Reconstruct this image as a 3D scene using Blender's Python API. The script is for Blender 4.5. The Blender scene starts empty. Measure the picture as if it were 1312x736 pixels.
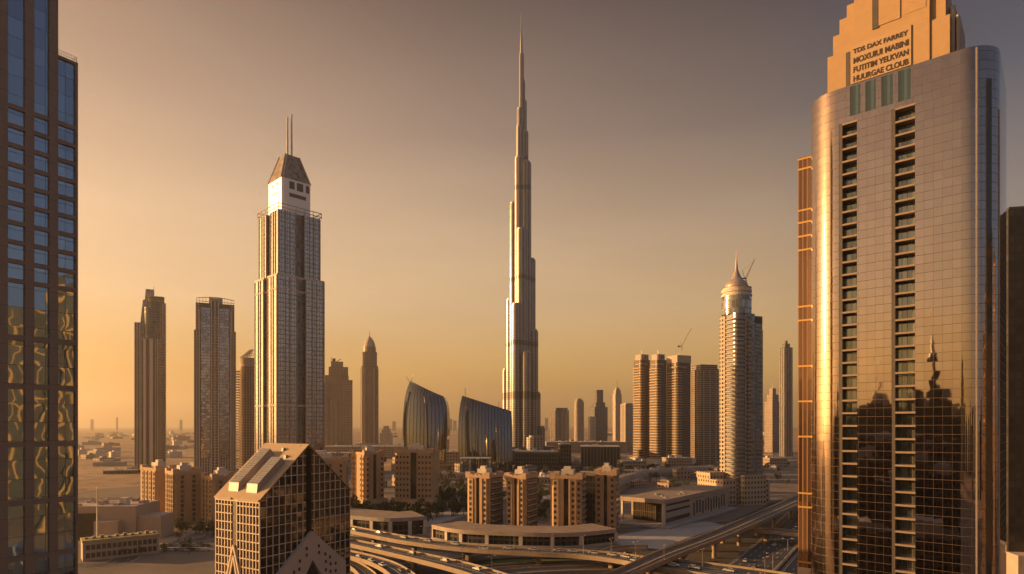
import bpy, bmesh, math, random
from mathutils import Vector, Matrix
R = math.radians
random.seed(7)
S = bpy.context.scene
COL = S.collection

# ------------------------------------------------------------------ camera
F, H, HY = 800.0, 65.0, 545.0            # focal length in photo pixels, eye height, horizon row
cam_d = bpy.data.cameras.new('camera'); cam = bpy.data.objects.new('camera', cam_d); COL.objects.link(cam)
cam.location = (0, 0, H); cam.rotation_euler = (R(90), 0, 0)
cam_d.sensor_width = 36; cam_d.lens = F / 1312 * 36
cam_d.shift_y = (HY - 368) / 1312
cam_d.clip_start = 1; cam_d.clip_end = 80000
S.camera = cam

# ------------------------------------------------------------------ world, sun, exposure
SUN_EL, SUN_AZ = 11.0, -84.0             # azimuth measured from straight ahead, left is negative
w = bpy.data.worlds.new('World'); S.world = w; w.use_nodes = True
nt = w.node_tree; nt.nodes.clear()
def wn(t, **k):
    n = nt.nodes.new(t)
    for a, b in k.items(): setattr(n, a, b)
    return n
sky = wn('ShaderNodeTexSky', sky_type='NISHITA', sun_disc=False)
sky.sun_elevation = R(SUN_EL); sky.sun_rotation = R(SUN_AZ); sky.dust_density = 4; sky.air_density = 1.2; sky.ozone_density = 1
bg1 = wn('ShaderNodeBackground'); bg2 = wn('ShaderNodeBackground'); addn = wn('ShaderNodeAddShader'); out = wn('ShaderNodeOutputWorld')
tint = wn('ShaderNodeMix', data_type='RGBA', blend_type='MULTIPLY'); tint.inputs[0].default_value = 1
tint.inputs[7].default_value = (1.0, 0.72, 0.52, 1)
nt.links.new(sky.outputs[0], tint.inputs[6]); nt.links.new(tint.outputs[2], bg1.inputs[0]); bg1.inputs[1].default_value = 0.012
# dusty evening air: gold low down, mauve grey overhead, warmer on the sun's side
tc = wn('ShaderNodeTexCoord'); sep = wn('ShaderNodeSeparateXYZ'); nt.links.new(tc.outputs['Generated'], sep.inputs[0])
def ramp(stops):
    r = wn('ShaderNodeValToRGB'); e = r.color_ramp.elements
    while len(e) > 1: e.remove(e[-1])
    e[0].position = stops[0][0]; e[0].color = (*stops[0][1], 1)
    for p, c in stops[1:]:
        q = e.new(p); q.color = (*c, 1)
    nt.links.new(sep.outputs[2], r.inputs[0]); return r
r_sun = ramp([(0, (.46, .225, .04)), (.08, (.58, .34, .09)), (.18, (.74, .52, .30)), (.29, (.70, .49, .31)), (.42, (.47, .32, .23)), (.56, (.21, .135, .10)), (.75, (.17, .18, .22)), (1, (.19, .24, .33))])
r_far = ramp([(0, (.80, .37, .06)), (.08, (.76, .43, .11)), (.18, (.54, .345, .165)), (.29, (.31, .215, .145)), (.42, (.07, .058, .064)), (.56, (.006, .009, .028)), (.75, (.10, .125, .18)), (1, (.19, .24, .33))])
r_anti = ramp([(0, (.26, .19, .15)), (.1, (.20, .19, .195)), (.25, (.115, .15, .215)), (.5, (.03, .052, .11)), (.75, (.10, .135, .20)), (1, (.19, .24, .33))])
dotn = wn('ShaderNodeVectorMath', operation='DOT_PRODUCT'); nt.links.new(tc.outputs['Generated'], dotn.inputs[0])
dotn.inputs[1].default_value = (math.sin(R(-68)), math.cos(R(-68)), 0)   # the glow of the dust sits a little ahead of the sun
def mrange(a, b):
    m = wn('ShaderNodeMapRange'); m.inputs[1].default_value = a; m.inputs[2].default_value = b; nt.links.new(dotn.outputs['Value'], m.inputs[0]); return m.outputs[0]
mx = wn('ShaderNodeMix', data_type='RGBA'); nt.links.new(mrange(-.22, .97), mx.inputs[0])
nt.links.new(r_far.outputs[0], mx.inputs[6]); nt.links.new(r_sun.outputs[0], mx.inputs[7])
mx2 = wn('ShaderNodeMix', data_type='RGBA'); nt.links.new(mrange(.0, -.6), mx2.inputs[0])
nt.links.new(mx.outputs[2], mx2.inputs[6]); nt.links.new(r_anti.outputs[0], mx2.inputs[7])
nzm = wn('ShaderNodeMapping'); nzm.inputs['Scale'].default_value = (1.2, 1.2, 7); nzm.inputs['Rotation'].default_value = (R(6), R(-4), 0); nt.links.new(tc.outputs['Generated'], nzm.inputs[0])
dust = wn('ShaderNodeTexNoise'); dust.inputs['Scale'].default_value = 1.6; dust.inputs['Detail'].default_value = 5; dust.inputs['Roughness'].default_value = .55; nt.links.new(nzm.outputs[0], dust.inputs['Vector'])
dmr = wn('ShaderNodeMapRange'); dmr.inputs[1].default_value = .3; dmr.inputs[2].default_value = .7; dmr.inputs[3].default_value = .43*.94; dmr.inputs[4].default_value = .43*1.07
nt.links.new(dust.outputs[0], dmr.inputs[0]); nt.links.new(dmr.outputs[0], bg2.inputs[1])
nt.links.new(mx2.outputs[2], bg2.inputs[0])
nt.links.new(bg1.outputs[0], addn.inputs[0]); nt.links.new(bg2.outputs[0], addn.inputs[1]); nt.links.new(addn.outputs[0], out.inputs[0])

sd = bpy.data.lights.new('sun', 'SUN'); sun = bpy.data.objects.new('sun', sd); COL.objects.link(sun)
sd.energy = 5.0; sd.angle = R(.55); sd.color = (1.0, .54, .20)
sv = Vector((math.sin(R(SUN_AZ)) * math.cos(R(SUN_EL)), math.cos(R(SUN_AZ)) * math.cos(R(SUN_EL)), math.sin(R(SUN_EL))))
sun.rotation_euler = sv.to_track_quat('Z', 'Y').to_euler(); sun.location = (-600, 100, 500)
S.view_settings.view_transform = 'Standard'; S.view_settings.look = 'None'
S.view_settings.exposure = 1.25; S.view_settings.gamma = 1; S.view_settings.use_curve_mapping = False
S.render.engine = 'CYCLES'
cy = S.cycles
cy.use_denoising = True
try: cy.denoiser = 'OPENIMAGEDENOISE'
except Exception: pass
cy.max_bounces = 6; cy.diffuse_bounces = 2; cy.glossy_bounces = 4; cy.transmission_bounces = 2; cy.volume_bounces = 0
cy.sample_clamp_indirect = 6
cy.use_adaptive_sampling = True; cy.adaptive_threshold = .02
HAZE = 0.92e-4

# ------------------------------------------------------------------ placing
def gp(px, py, z=0.0):
    d = F * (H - z) / (py - HY); return ((px - 656) / F * d, d)
def xat(px, d): return (px - 656) / F * d
def zat(py, d): return H + (HY - py) / F * d

# ------------------------------------------------------------------ mesh builder
class MB:
    def __init__(s): s.v = []; s.f = []; s.uv = []; s.m = []; s.sm = []
    def face(s, pts, uv=None, mat=0, smooth=False):
        b = len(s.v); s.v += [tuple(p) for p in pts]; s.f.append(tuple(range(b, b + len(pts))))
        s.uv.append(uv if uv else [(p[0], p[1]) for p in pts]); s.m.append(mat); s.sm.append(smooth)
    def prism(s, poly, z0, z1, mat=0, cap=None, top=None, ztop=None, smooth=False, bottom=False, u0=0.0):
        """poly anticlockwise (seen from above); mat one index or one per edge; top another outline; ztop a height per corner"""
        n = len(poly); top = top or poly; zt = ztop or [z1] * n
        u = u0
        if smooth:
            b = len(s.v)
            s.v += [(p[0], p[1], z0) for p in poly] + [(top[i][0], top[i][1], zt[i]) for i in range(n)]
        for i in range(n):
            j = (i + 1) % n; a, c = poly[i], poly[j]; L = math.hypot(c[0]-a[0], c[1]-a[1])
            mi = mat[i] if isinstance(mat, (list, tuple)) else mat
            uv = [(u, z0), (u + L, z0), (u + L, zt[j]), (u, zt[i])]
            if smooth:
                s.f.append((b + i, b + j, b + n + j, b + n + i)); s.uv.append(uv); s.m.append(mi); s.sm.append(True)
            else:
                s.face([(a[0], a[1], z0), (c[0], c[1], z0), (top[j][0], top[j][1], zt[j]), (top[i][0], top[i][1], zt[i])], uv, mi)
            u += L
        cm = cap if cap is not None else (mat if isinstance(mat, int) else mat[0])
        if cm >= 0: s.face([(top[i][0], top[i][1], zt[i]) for i in range(n)], None, cm)
        if bottom: s.face([(p[0], p[1], z0) for p in reversed(poly)], None, max(cm, 0))
        return s
    def box(s, x0, x1, y0, y1, z0, z1, mat=0, cap=None, bottom=True):
        return s.prism([(x0, y0), (x1, y0), (x1, y1), (x0, y1)], z0, z1, mat, cap, bottom=bottom)
    def bar(s, a, b, r, mat=0, n=4):
        a = Vector(a); b = Vector(b); d = (b - a); L = d.length
        if L < 1e-6: return s
        q = d.to_track_quat('Z', 'Y')
        ring = [q @ Vector((math.cos(2*math.pi*(i+.5)/n) * r, math.sin(2*math.pi*(i+.5)/n) * r, 0)) for i in range(n)]
        for i in range(n):
            j = (i + 1) % n
            s.face([a + ring[i], a + ring[j], b + ring[j], b + ring[i]], [(0, 0), (1, 0), (1, L), (0, L)], mat)
        s.face([b + p for p in ring], None, mat); s.face([a + p for p in reversed(ring)], None, mat)
        return s
    def lathe(s, cx, cy, prof, n=24, mat=0, smooth=True):
        """prof: (radius, z) from the bottom up"""
        b = len(s.v)
        for r_, z in prof: s.v += [(cx + r_ * math.cos(2*math.pi*i/n), cy + r_ * math.sin(2*math.pi*i/n), z) for i in range(n)]
        for k in range(len(prof) - 1):
            rr = max(prof[k][0], prof[k+1][0])
            for i in range(n):
                j = (i + 1) % n
                s.f.append((b + k*n + i, b + k*n + j, b + (k+1)*n + j, b + (k+1)*n + i))
                s.uv.append([(2*math.pi*rr*i/n, prof[k][1]), (2*math.pi*rr*(i+1)/n, prof[k][1]), (2*math.pi*rr*(i+1)/n, prof[k+1][1]), (2*math.pi*rr*i/n, prof[k+1][1])])
                s.m.append(mat); s.sm.append(smooth)
        k = len(prof) - 1
        s.face([s.v[b + k*n + i] for i in range(n)], None, mat)
        return s
    def mesh(s, name, mats):
        me = bpy.data.meshes.new(name); me.from_pydata(s.v, [], s.f)
        for m in mats: me.materials.append(m)
        ul = me.uv_layers.new(name='UVMap')
        flat = []
        for u in s.uv:
            for a in u: flat += [a[0], a[1]]
        ul.data.foreach_set('uv', flat)
        me.polygons.foreach_set('material_index', s.m); me.polygons.foreach_set('use_smooth', s.sm)
        me.update(); return me
    def build(s, name, mats, parent=None):
        if not isinstance(mats, (list, tuple)): mats = [mats]
        o = bpy.data.objects.new(name, s.mesh(name, mats)); COL.objects.link(o)
        if parent: o.parent = parent
        return o

def thing(name, label, cat, loc=(0, 0, 0), rz=0.0, group=None):
    o = bpy.data.objects.new(name, None); COL.objects.link(o); o.empty_display_size = 1
    o.location = loc; o.rotation_euler = (0, 0, rz); o['label'] = label; o['category'] = cat
    if group: o['group'] = group
    return o
def tag(o, label, cat, group=None):
    o['label'] = label; o['category'] = cat
    if group: o['group'] = group
    return o
def struct(o): o['kind'] = 'structure'; return o
def inst(name, me, parent, loc=(0, 0, 0), rot=(0, 0, 0)):
    o = bpy.data.objects.new(name, me); COL.objects.link(o); o.parent = parent; o.location = loc; o.rotation_euler = rot; return o
def dup(root, loc, rz, label, group=None, scale=None):
    r = root.copy(); COL.objects.link(r); r.location = loc; r.rotation_euler = (0, 0, rz); r['label'] = label
    if group: r['group'] = group
    if scale: r.scale = (scale,) * 3
    for ch in list(root.children):
        c = ch.copy(); COL.objects.link(c); c.parent = r
        for g in ch.children:
            d = g.copy(); COL.objects.link(d); d.parent = c
    return r
def rrect(x0, y0, x1, y1, r=0.0, n=5):
    """anticlockwise; r one radius or (front-left, front-right, back-right, back-left), front is -y"""
    rs = r if isinstance(r, (list, tuple)) else (r,) * 4
    P = []
    for (cx, cy, sx, sy, a0, q) in ((x0, y0, 1, 1, 180, rs[0]), (x1, y0, -1, 1, 270, rs[1]), (x1, y1, -1, -1, 0, rs[2]), (x0, y1, 1, -1, 90, rs[3])):
        if q < .01: P.append((cx, cy)); continue
        ox, oy = cx + sx*q, cy + sy*q
        for i in range(n + 1):
            a = R(a0 + 90 * i / n); P.append((ox + q*math.cos(a), oy + q*math.sin(a)))
    return P
def circ(cx, cy, rx, ry=None, n=24):
    ry = ry or rx
    return [(cx + rx*math.cos(2*math.pi*i/n), cy + ry*math.sin(2*math.pi*i/n)) for i in range(n)]
def crom(pts, per=8):
    P = [pts[0]] + list(pts) + [pts[-1]]; o = []
    for i in range(1, len(P) - 2):
        a, b, c, d = P[i-1], P[i], P[i+1], P[i+2]
        for k in range(per):
            t = k / per
            o.append(tuple(.5*((2*b[q]) + (-a[q]+c[q])*t + (2*a[q]-5*b[q]+4*c[q]-d[q])*t*t + (-a[q]+3*b[q]-3*c[q]+d[q])*t**3) for q in range(len(b))))
    o.append(tuple(pts[-1])); return o

# ------------------------------------------------------------------ materials
def newmat(name):
    m = bpy.data.materials.new(name); m.use_nodes = True; t = m.node_tree
    return m, t, t.nodes['Principled BSDF']
def N(t, typ, **k):
    n = t.nodes.new(typ)
    for a, b in k.items(): setattr(n, a, b)
    return n
def math_(t, op, a, b=None, c=None):
    n = N(t, 'ShaderNodeMath', operation=op)
    for i, x in enumerate((a, b, c)):
        if x is None: continue
        if isinstance(x, (int, float)): n.inputs[i].default_value = x
        else: t.links.new(x, n.inputs[i])
    return n.outputs[0]
def mixc(t, fac, a, b, blend='MIX'):
    n = N(t, 'ShaderNodeMix', data_type='RGBA', blend_type=blend)
    for i, x in ((0, fac), (6, a), (7, b)):
        if isinstance(x, (int, float)): n.inputs[i].default_value = x
        elif isinstance(x, tuple): n.inputs[i].default_value = (*x, 1)
        else: t.links.new(x, n.inputs[i])
    return n.outputs[2]
def noise(t, scale, detail=3, coord='Object', rough=.6, vec=None):
    n = N(t, 'ShaderNodeTexNoise'); n.inputs['Scale'].default_value = scale; n.inputs['Detail'].default_value = detail; n.inputs['Roughness'].default_value = rough
    if vec is None:
        c = N(t, 'ShaderNodeTexCoord'); vec = c.outputs[coord]
    t.links.new(vec, n.inputs['Vector']); return n
def plain(name, col, rough=.8, metal=0.0, var=.25, scale=.25, spec=.4):
    m, t, p = newmat(name)
    n = noise(t, scale, 4)
    dark = tuple(c * (1 - var) for c in col); lite = tuple(min(1, c * (1 + var)) for c in col)
    t.links.new(mixc(t, n.outputs[0], dark, lite), p.inputs['Base Color'])
    p.inputs['Roughness'].default_value = rough; p.inputs['Metallic'].default_value = metal
    p.inputs['Specular IOR Level'].default_value = spec
    return m
def facade(name, wall, glass, fh=3.6, bw=3.0, win=(.12, .88), hgt=(.25, .92), gmetal=.55, grough=.08, wrough=.75, wmetal=0.0,
           tilt=.012, wave=0.0, var=.5, mech=None, second=None, wallspec=.4):
    """wall with a grid of panes laid out in metres on the UV map; every pane has its own tone and its own slight tilt"""
    m, t, p = newmat(name)
    uvn = N(t, 'ShaderNodeUVMap'); sp = N(t, 'ShaderNodeSeparateXYZ'); t.links.new(uvn.outputs[0], sp.inputs[0])
    u = math_(t, 'DIVIDE', sp.outputs[0], bw); v = math_(t, 'DIVIDE', sp.outputs[1], fh)
    fu = math_(t, 'FRACT', u); fv = math_(t, 'FRACT', v); iu = math_(t, 'FLOOR', u); iv = math_(t, 'FLOOR', v)
    a = math_(t, 'MULTIPLY', math_(t, 'GREATER_THAN', fu, win[0]), math_(t, 'LESS_THAN', fu, win[1]))
    b = math_(t, 'MULTIPLY', math_(t, 'GREATER_THAN', fv, hgt[0]), math_(t, 'LESS_THAN', fv, hgt[1]))
    mask = math_(t, 'MULTIPLY', a, b)
    cx = N(t, 'ShaderNodeCombineXYZ'); t.links.new(iu, cx.inputs[0]); t.links.new(iv, cx.inputs[1])
    wnz = N(t, 'ShaderNodeTexWhiteNoise', noise_dimensions='2D'); t.links.new(cx.outputs[0], wnz.inputs['Vector'])
    gd = tuple(c * (1 - var) for c in glass); gl = tuple(min(1, c * (1 + var)) for c in glass)
    gcol = mixc(t, wnz.outputs[0], gd, gl)
    nz = noise(t, .07, 4)
    wcol = mixc(t, nz.outputs[0], tuple(c*.72 for c in wall), tuple(min(1, c*1.22) for c in wall))
    if mech:                                        # darker plant floors at given heights
        for (z0, z1) in mech:
            k = math_(t, 'MULTIPLY', math_(t, 'GREATER_THAN', sp.outputs[1], z0), math_(t, 'LESS_THAN', sp.outputs[1], z1))
            wcol = mixc(t, k, wcol, tuple(c*.5 for c in wall)); gcol = mixc(t, k, gcol, tuple(c*.5 for c in glass))
    t.links.new(mixc(t, mask, wcol, gcol), p.inputs['Base Color'])
    mm = N(t, 'ShaderNodeMapRange'); t.links.new(mask, mm.inputs[0]); mm.inputs[3].default_value = wmetal; mm.inputs[4].default_value = gmetal
    t.links.new(mm.outputs[0], p.inputs['Metallic'])
    mr_ = N(t, 'ShaderNodeMapRange'); t.links.new(mask, mr_.inputs[0]); mr_.inputs[3].default_value = wrough; mr_.inputs[4].default_value = grough
    t.links.new(mr_.outputs[0], p.inputs['Roughness'])
    p.inputs['Specular IOR Level'].default_value = wallspec
    geo = N(t, 'ShaderNodeNewGeometry')
    ofs = N(t, 'ShaderNodeVectorMath', operation='SUBTRACT'); t.links.new(wnz.outputs[1], ofs.inputs[0]); ofs.inputs[1].default_value = (.5, .5, .5)
    vec = ofs.outputs[0]
    if wave:
        wz = noise(t, .16, 2); w2 = N(t, 'ShaderNodeVectorMath', operation='SUBTRACT'); t.links.new(wz.outputs[1], w2.inputs[0]); w2.inputs[1].default_value = (.5, .5, .5)
        w3 = N(t, 'ShaderNodeVectorMath', operation='SCALE'); t.links.new(w2.outputs[0], w3.inputs[0]); w3.inputs['Scale'].default_value = wave / max(tilt, 1e-4)
        ad0 = N(t, 'ShaderNodeVectorMath', operation='ADD'); t.links.new(vec, ad0.inputs[0]); t.links.new(w3.outputs[0], ad0.inputs[1]); vec = ad0.outputs[0]
    sc = N(t, 'ShaderNodeVectorMath', operation='SCALE'); t.links.new(vec, sc.inputs[0]); t.links.new(math_(t, 'MULTIPLY', mask, tilt), sc.inputs['Scale'])
    ad = N(t, 'ShaderNodeVectorMath', operation='ADD'); t.links.new(geo.outputs['Normal'], ad.inputs[0]); t.links.new(sc.outputs[0], ad.inputs[1])
    no = N(t, 'ShaderNodeVectorMath', operation='NORMALIZE'); t.links.new(ad.outputs[0], no.inputs[0])
    t.links.new(no.outputs[0], p.inputs['Normal'])
    return m

M = {}
M['stone'] = plain('sandstone', (.40, .325, .27), .85)
M['pale'] = plain('pale_render', (.56, .50, .44), .8)
M['concrete'] = plain('concrete', (.34, .31, .285), .85, scale=.12)
M['deckedge'] = plain('parapet_concrete', (.29, .225, .165), .75, scale=.3)
M['asphalt'] = plain('asphalt', (.055, .050, .048), .7, var=.35, scale=.05)
M['paint'] = plain('road_paint', (.6, .57, .5), .7, var=.2)
M['rail'] = plain('track_bed', (.16, .14, .12), .8)
M['steel'] = plain('steel', (.30, .28, .26), .45, .7)
M['darksteel'] = plain('dark_steel', (.10, .09, .085), .5, .5)
M['roofgrey'] = plain('flat_roof', (.25, .19, .14), .9, var=.4, scale=.15)
M['darkglass'] = plain('dark_glass', (.035, .04, .045), .08, 0, var=.3, spec=.8)
M['bluglass'] = plain('blue_glass', (.05, .085, .11), .08, .3, spec=.9)
M['grass'] = plain('lawn', (.055, .085, .02), .95, var=.5, scale=.08)
M['bark'] = plain('bark', (.10, .07, .05), .95)
M['white'] = plain('white_paint', (.80, .76, .70), .45, var=.08)
M['crane'] = plain('crane_paint', (.34, .22, .09), .6)

def leafmat():
    m, t, p = newmat('leaves')
    oi = N(t, 'ShaderNodeObjectInfo'); n = noise(t, .8, 3)
    c = mixc(t, n.outputs[0], (.022, .034, .012), (.075, .085, .03))
    c2 = mixc(t, math_(t, 'MULTIPLY', oi.outputs['Random'], .5), c, (.10, .085, .035))
    t.links.new(c2, p.inputs['Base Color']); p.inputs['Roughness'].default_value = .8; return m
M['leaf'] = leafmat()
M['warmslab'] = plain('warm_slab', (.46, .34, .23), .8)

def groundmat():
    m, t, p = newmat('desert_sand')
    c = N(t, 'ShaderNodeTexCoord'); mp = N(t, 'ShaderNodeMapping'); t.links.new(c.outputs['Object'], mp.inputs[0]); mp.inputs['Rotation'].default_value = (0, 0, R(25)); mp.inputs['Scale'].default_value = (1, 1.6, 1)
    a = noise(t, .0035, 6, vec=mp.outputs[0], rough=.65); b = noise(t, .03, 5, vec=mp.outputs[0]); d = noise(t, .25, 3)
    rp = N(t, 'ShaderNodeValToRGB'); t.links.new(a.outputs[0], rp.inputs[0])
    e = rp.color_ramp.elements; e[0].position = .36; e[0].color = (.22, .16, .11, 1); e[1].position = .62; e[1].color = (.55, .40, .27, 1)
    q = e.new(.48); q.color = (.36, .255, .165, 1)
    c1 = mixc(t, math_(t, 'MULTIPLY', b.outputs[0], .8), rp.outputs[0], (.24, .17, .115))
    vo = N(t, 'ShaderNodeTexVoronoi'); vo.inputs['Scale'].default_value = .012; t.links.new(mp.outputs[0], vo.inputs['Vector'])
    v2 = N(t, 'ShaderNodeTexVoronoi'); v2.inputs['Scale'].default_value = .06; t.links.new(c.outputs['Object'], v2.inputs['Vector'])
    scr = math_(t, 'MULTIPLY', math_(t, 'LESS_THAN', v2.outputs['Distance'], .22), math_(t, 'GREATER_THAN', a.outputs[0], .47))
    pk = math_(t, 'MAXIMUM', math_(t, 'MULTIPLY', math_(t, 'GREATER_THAN', b.outputs[0], .57), .7), math_(t, 'MULTIPLY', scr, .8))
    c2 = mixc(t, pk, c1, mixc(t, vo.outputs['Color'], (.06, .055, .03), (.09, .08, .045)))
    t.links.new(mixc(t, math_(t, 'MULTIPLY', d.outputs[0], .35), c2, (.42, .30, .20)), p.inputs['Base Color'])
    p.inputs['Roughness'].default_value = .95; p.inputs['Specular IOR Level'].default_value = .1
    return m
M['ground'] = groundmat()

# ------------------------------------------------------------------ the ground
g = MB(); xs = [-13900, -4000, -1500, -600, -200, 0, 200, 600, 1500, 4000, 13900]; ys = [-4900, -1200, -300, 100, 400, 800, 1500, 4000, 9000, 19900]
for i in range(len(xs) - 1):
    for j in range(len(ys) - 1):
        g.face([(xs[i], ys[j], 0), (xs[i+1], ys[j], 0), (xs[i+1], ys[j+1], 0), (xs[i], ys[j+1], 0)])
struct(g.build('ground', M['ground']))

def sheet(name, pts, z, mat):
    mb = MB(); mb.face([(x, y, z) for x, y in pts]); return struct(mb.build(name, mat))
def ribbon(name, L, Rr, z, mat):
    mb = MB()
    for i in range(len(L) - 1):
        mb.face([(*Rr[i], z), (*Rr[i+1], z), (*L[i+1], z), (*L[i], z)])
    return struct(mb.build(name, mat))
def offset(pts, dist):
    o = []
    for i, p in enumerate(pts):
        a = pts[max(i-1, 0)]; b = pts[min(i+1, len(pts)-1)]; dx, dy = b[0]-a[0], b[1]-a[1]; l = math.hypot(dx, dy) or 1
        o.append((p[0] - dy/l*dist, p[1] + dx/l*dist))
    return o
def dashes(name, pts, z, wd, mat, parent=None, on=4, per=12, mb=None):
    own = mb is None; mb = mb or MB(); acc = 0.0
    for i in range(len(pts) - 1):
        a, b = Vector(pts[i]), Vector(pts[i+1]); L = (b - a).length
        if L < 1e-6: continue
        d = (b - a) / L; nrm = Vector((-d.y, d.x)) * wd / 2; s0 = 0.0
        while s0 < L:
            ph = (acc + s0) % per
            if ph < on:
                e = min(L, s0 + on - ph); p, q = a + d*s0, a + d*e
                mb.face([(*(p - nrm), z), (*(q - nrm), z), (*(q + nrm), z), (*(p + nrm), z)]); s0 = e + .01
            else: s0 += per - ph
        acc += L
    if own: return mb.build(name, mat, parent)

def ground_road(name, ctr, width, z=.03):
    c = crom(ctr, 8); ribbon(name, offset(c, width/2), offset(c, -width/2), z, M['asphalt'])
    mb = MB()
    for k in (-1, 1):
        dashes('', offset(c, k*(width/2 - .6)), z + .02, .25, M['paint'], on=1000, per=1000, mb=mb)
    for k in range(1, int(width // 3.6)):
        dashes('', offset(c, -width/2 + k*width/int(width//3.6)), z + .02, .22, M['paint'], mb=mb)
    struct(mb.build('road_markings', M['paint']))
    kb = MB()
    for k in (-1, 1):
        a = offset(c, k*(width/2 + .02)); b = offset(c, k*(width/2 + .45))
        for i in range(len(a) - 1):
            q = [a[i], a[i+1], b[i+1], b[i]]
            if k > 0: pass
            else: q = q[::-1]
            q = q if sum(q[r][0]*q[(r+1)%4][1]-q[(r+1)%4][0]*q[r][1] for r in range(4)) > 0 else q[::-1]
            kb.prism(q, 0, .15, 0)
    struct(kb.build('kerb', M['deckedge']))

# highway to the right, running away beside the elevated railway
hw = [(20, 120), (50, 180), (98, 262), (150, 345), (205, 440), (330, 640), (560, 950), (900, 1400)]
ground_road('highway', [(x - 3, y) for x, y in hw], 20)
ground_road('highway', [(x + 24, y) for x, y in hw], 20, .034)
ground_road('highway', [(x + 58, y) for x, y in hw], 16, .038)
def barrier(off, label):
    c = offset(crom(hw, 8), off); a, b = offset(c, .3), offset(c, -.3); o = MB()
    for i in range(len(c) - 1):
        q = [b[i], b[i+1], a[i+1], a[i]]
        o.face([(*b[i], 1.0), (*b[i+1], 1.0), (*a[i+1], 1.0), (*a[i], 1.0)])
        o.face([(*a[i+1], .05), (*a[i], .05), (*a[i], 1.0), (*a[i+1], 1.0)]); o.face([(*b[i], .05), (*b[i+1], .05), (*b[i+1], 1.0), (*b[i], 1.0)])
    tag(o.build('crash_barrier', M['deckedge']), label, 'crash barrier')
barrier(-8.5, 'concrete crash barrier in the middle of the highway, nearest the railway viaduct')
barrier(-31, 'concrete crash barrier on the right-hand edge of the main highway')
barrier(-40, 'second concrete crash barrier, between the main highway and the side road')
# left: service roads round the gabled office and the low museum
ground_road('road', [(-330, 300), gp(105, 726), gp(180, 706), gp(262, 690), gp(330, 676), (-60, 420), (60, 392), (150, 420)], 12)
ground_road('road', [gp(110, 690), gp(205, 668), gp(262, 680)], 8, .05)
ground_road('road', [(-600, 520), (-300, 560), (-80, 600), (150, 560), (420, 620), (800, 760)], 18)
ground_road('road', [(-160, 620), (-40, 760), (260, 900), (700, 980)], 16, .06)
ground_road('road', [(-420, 700), (-100, 830), (-60, 1050)], 14, .09)
# ground-level slip roads and the lawn inside the loop
ground_road('slip_road', [gp(440, 730), gp(520, 724), gp(600, 716), gp(680, 709), gp(740, 704)], 7, .07)
ground_road('slip_road', [gp(430, 705), gp(500, 706), gp(560, 710), gp(640, 726), gp(760, 732), gp(900, 728)], 7, .11)
M['shadeground'] = plain('shaded_ground', (.06, .05, .042), .95, var=.55, scale=.06)  # ground tone with cast shade put into the colour
M['city'] = plain('city_dust', (.15, .118, .094), .95, var=.55, scale=.02)
sheet('city_ground', [(-190, 385), (60, 372), (250, 470), (700, 900), (900, 1500), (-60, 1500), (-160, 900), (-420, 640), (-420, 420)], .006, M['city'])
sheet('interchange_shade', [gp(*p) for p in ((330, 672), (440, 682), (548, 694), (600, 703), (700, 707), (790, 703), (846, 702), (905, 682), (1012, 634), (1300, 640), (1500, 760), (1000, 900), (300, 820))], .012, M['shadeground'])  # dark sheet standing in for shadow lying across the interchange
sheet('lawn', [gp(*p) for p in ((604, 722), (640, 713), (668, 709.5), (700, 711), (738, 716), (762, 720), (700, 724), (640, 727))], .14, M['grass'])
sheet('forecourt', [gp(*p) for p in ((780, 694), (800, 684), (850, 676), (905, 668), (930, 674), (880, 690), (846, 704), (800, 700))], .05, M['concrete'])
sheet('plaza', [gp(*p) for p in ((440, 672), (545, 676), (600, 660), (600, 640), (440, 645))], .05, M['concrete'])

sheet('dirt_yard', [gp(*p) for p in ((60, 780), (92, 700), (205, 700), (262, 679), (330, 672), (420, 700), (440, 780))], .01, M['city'])
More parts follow.
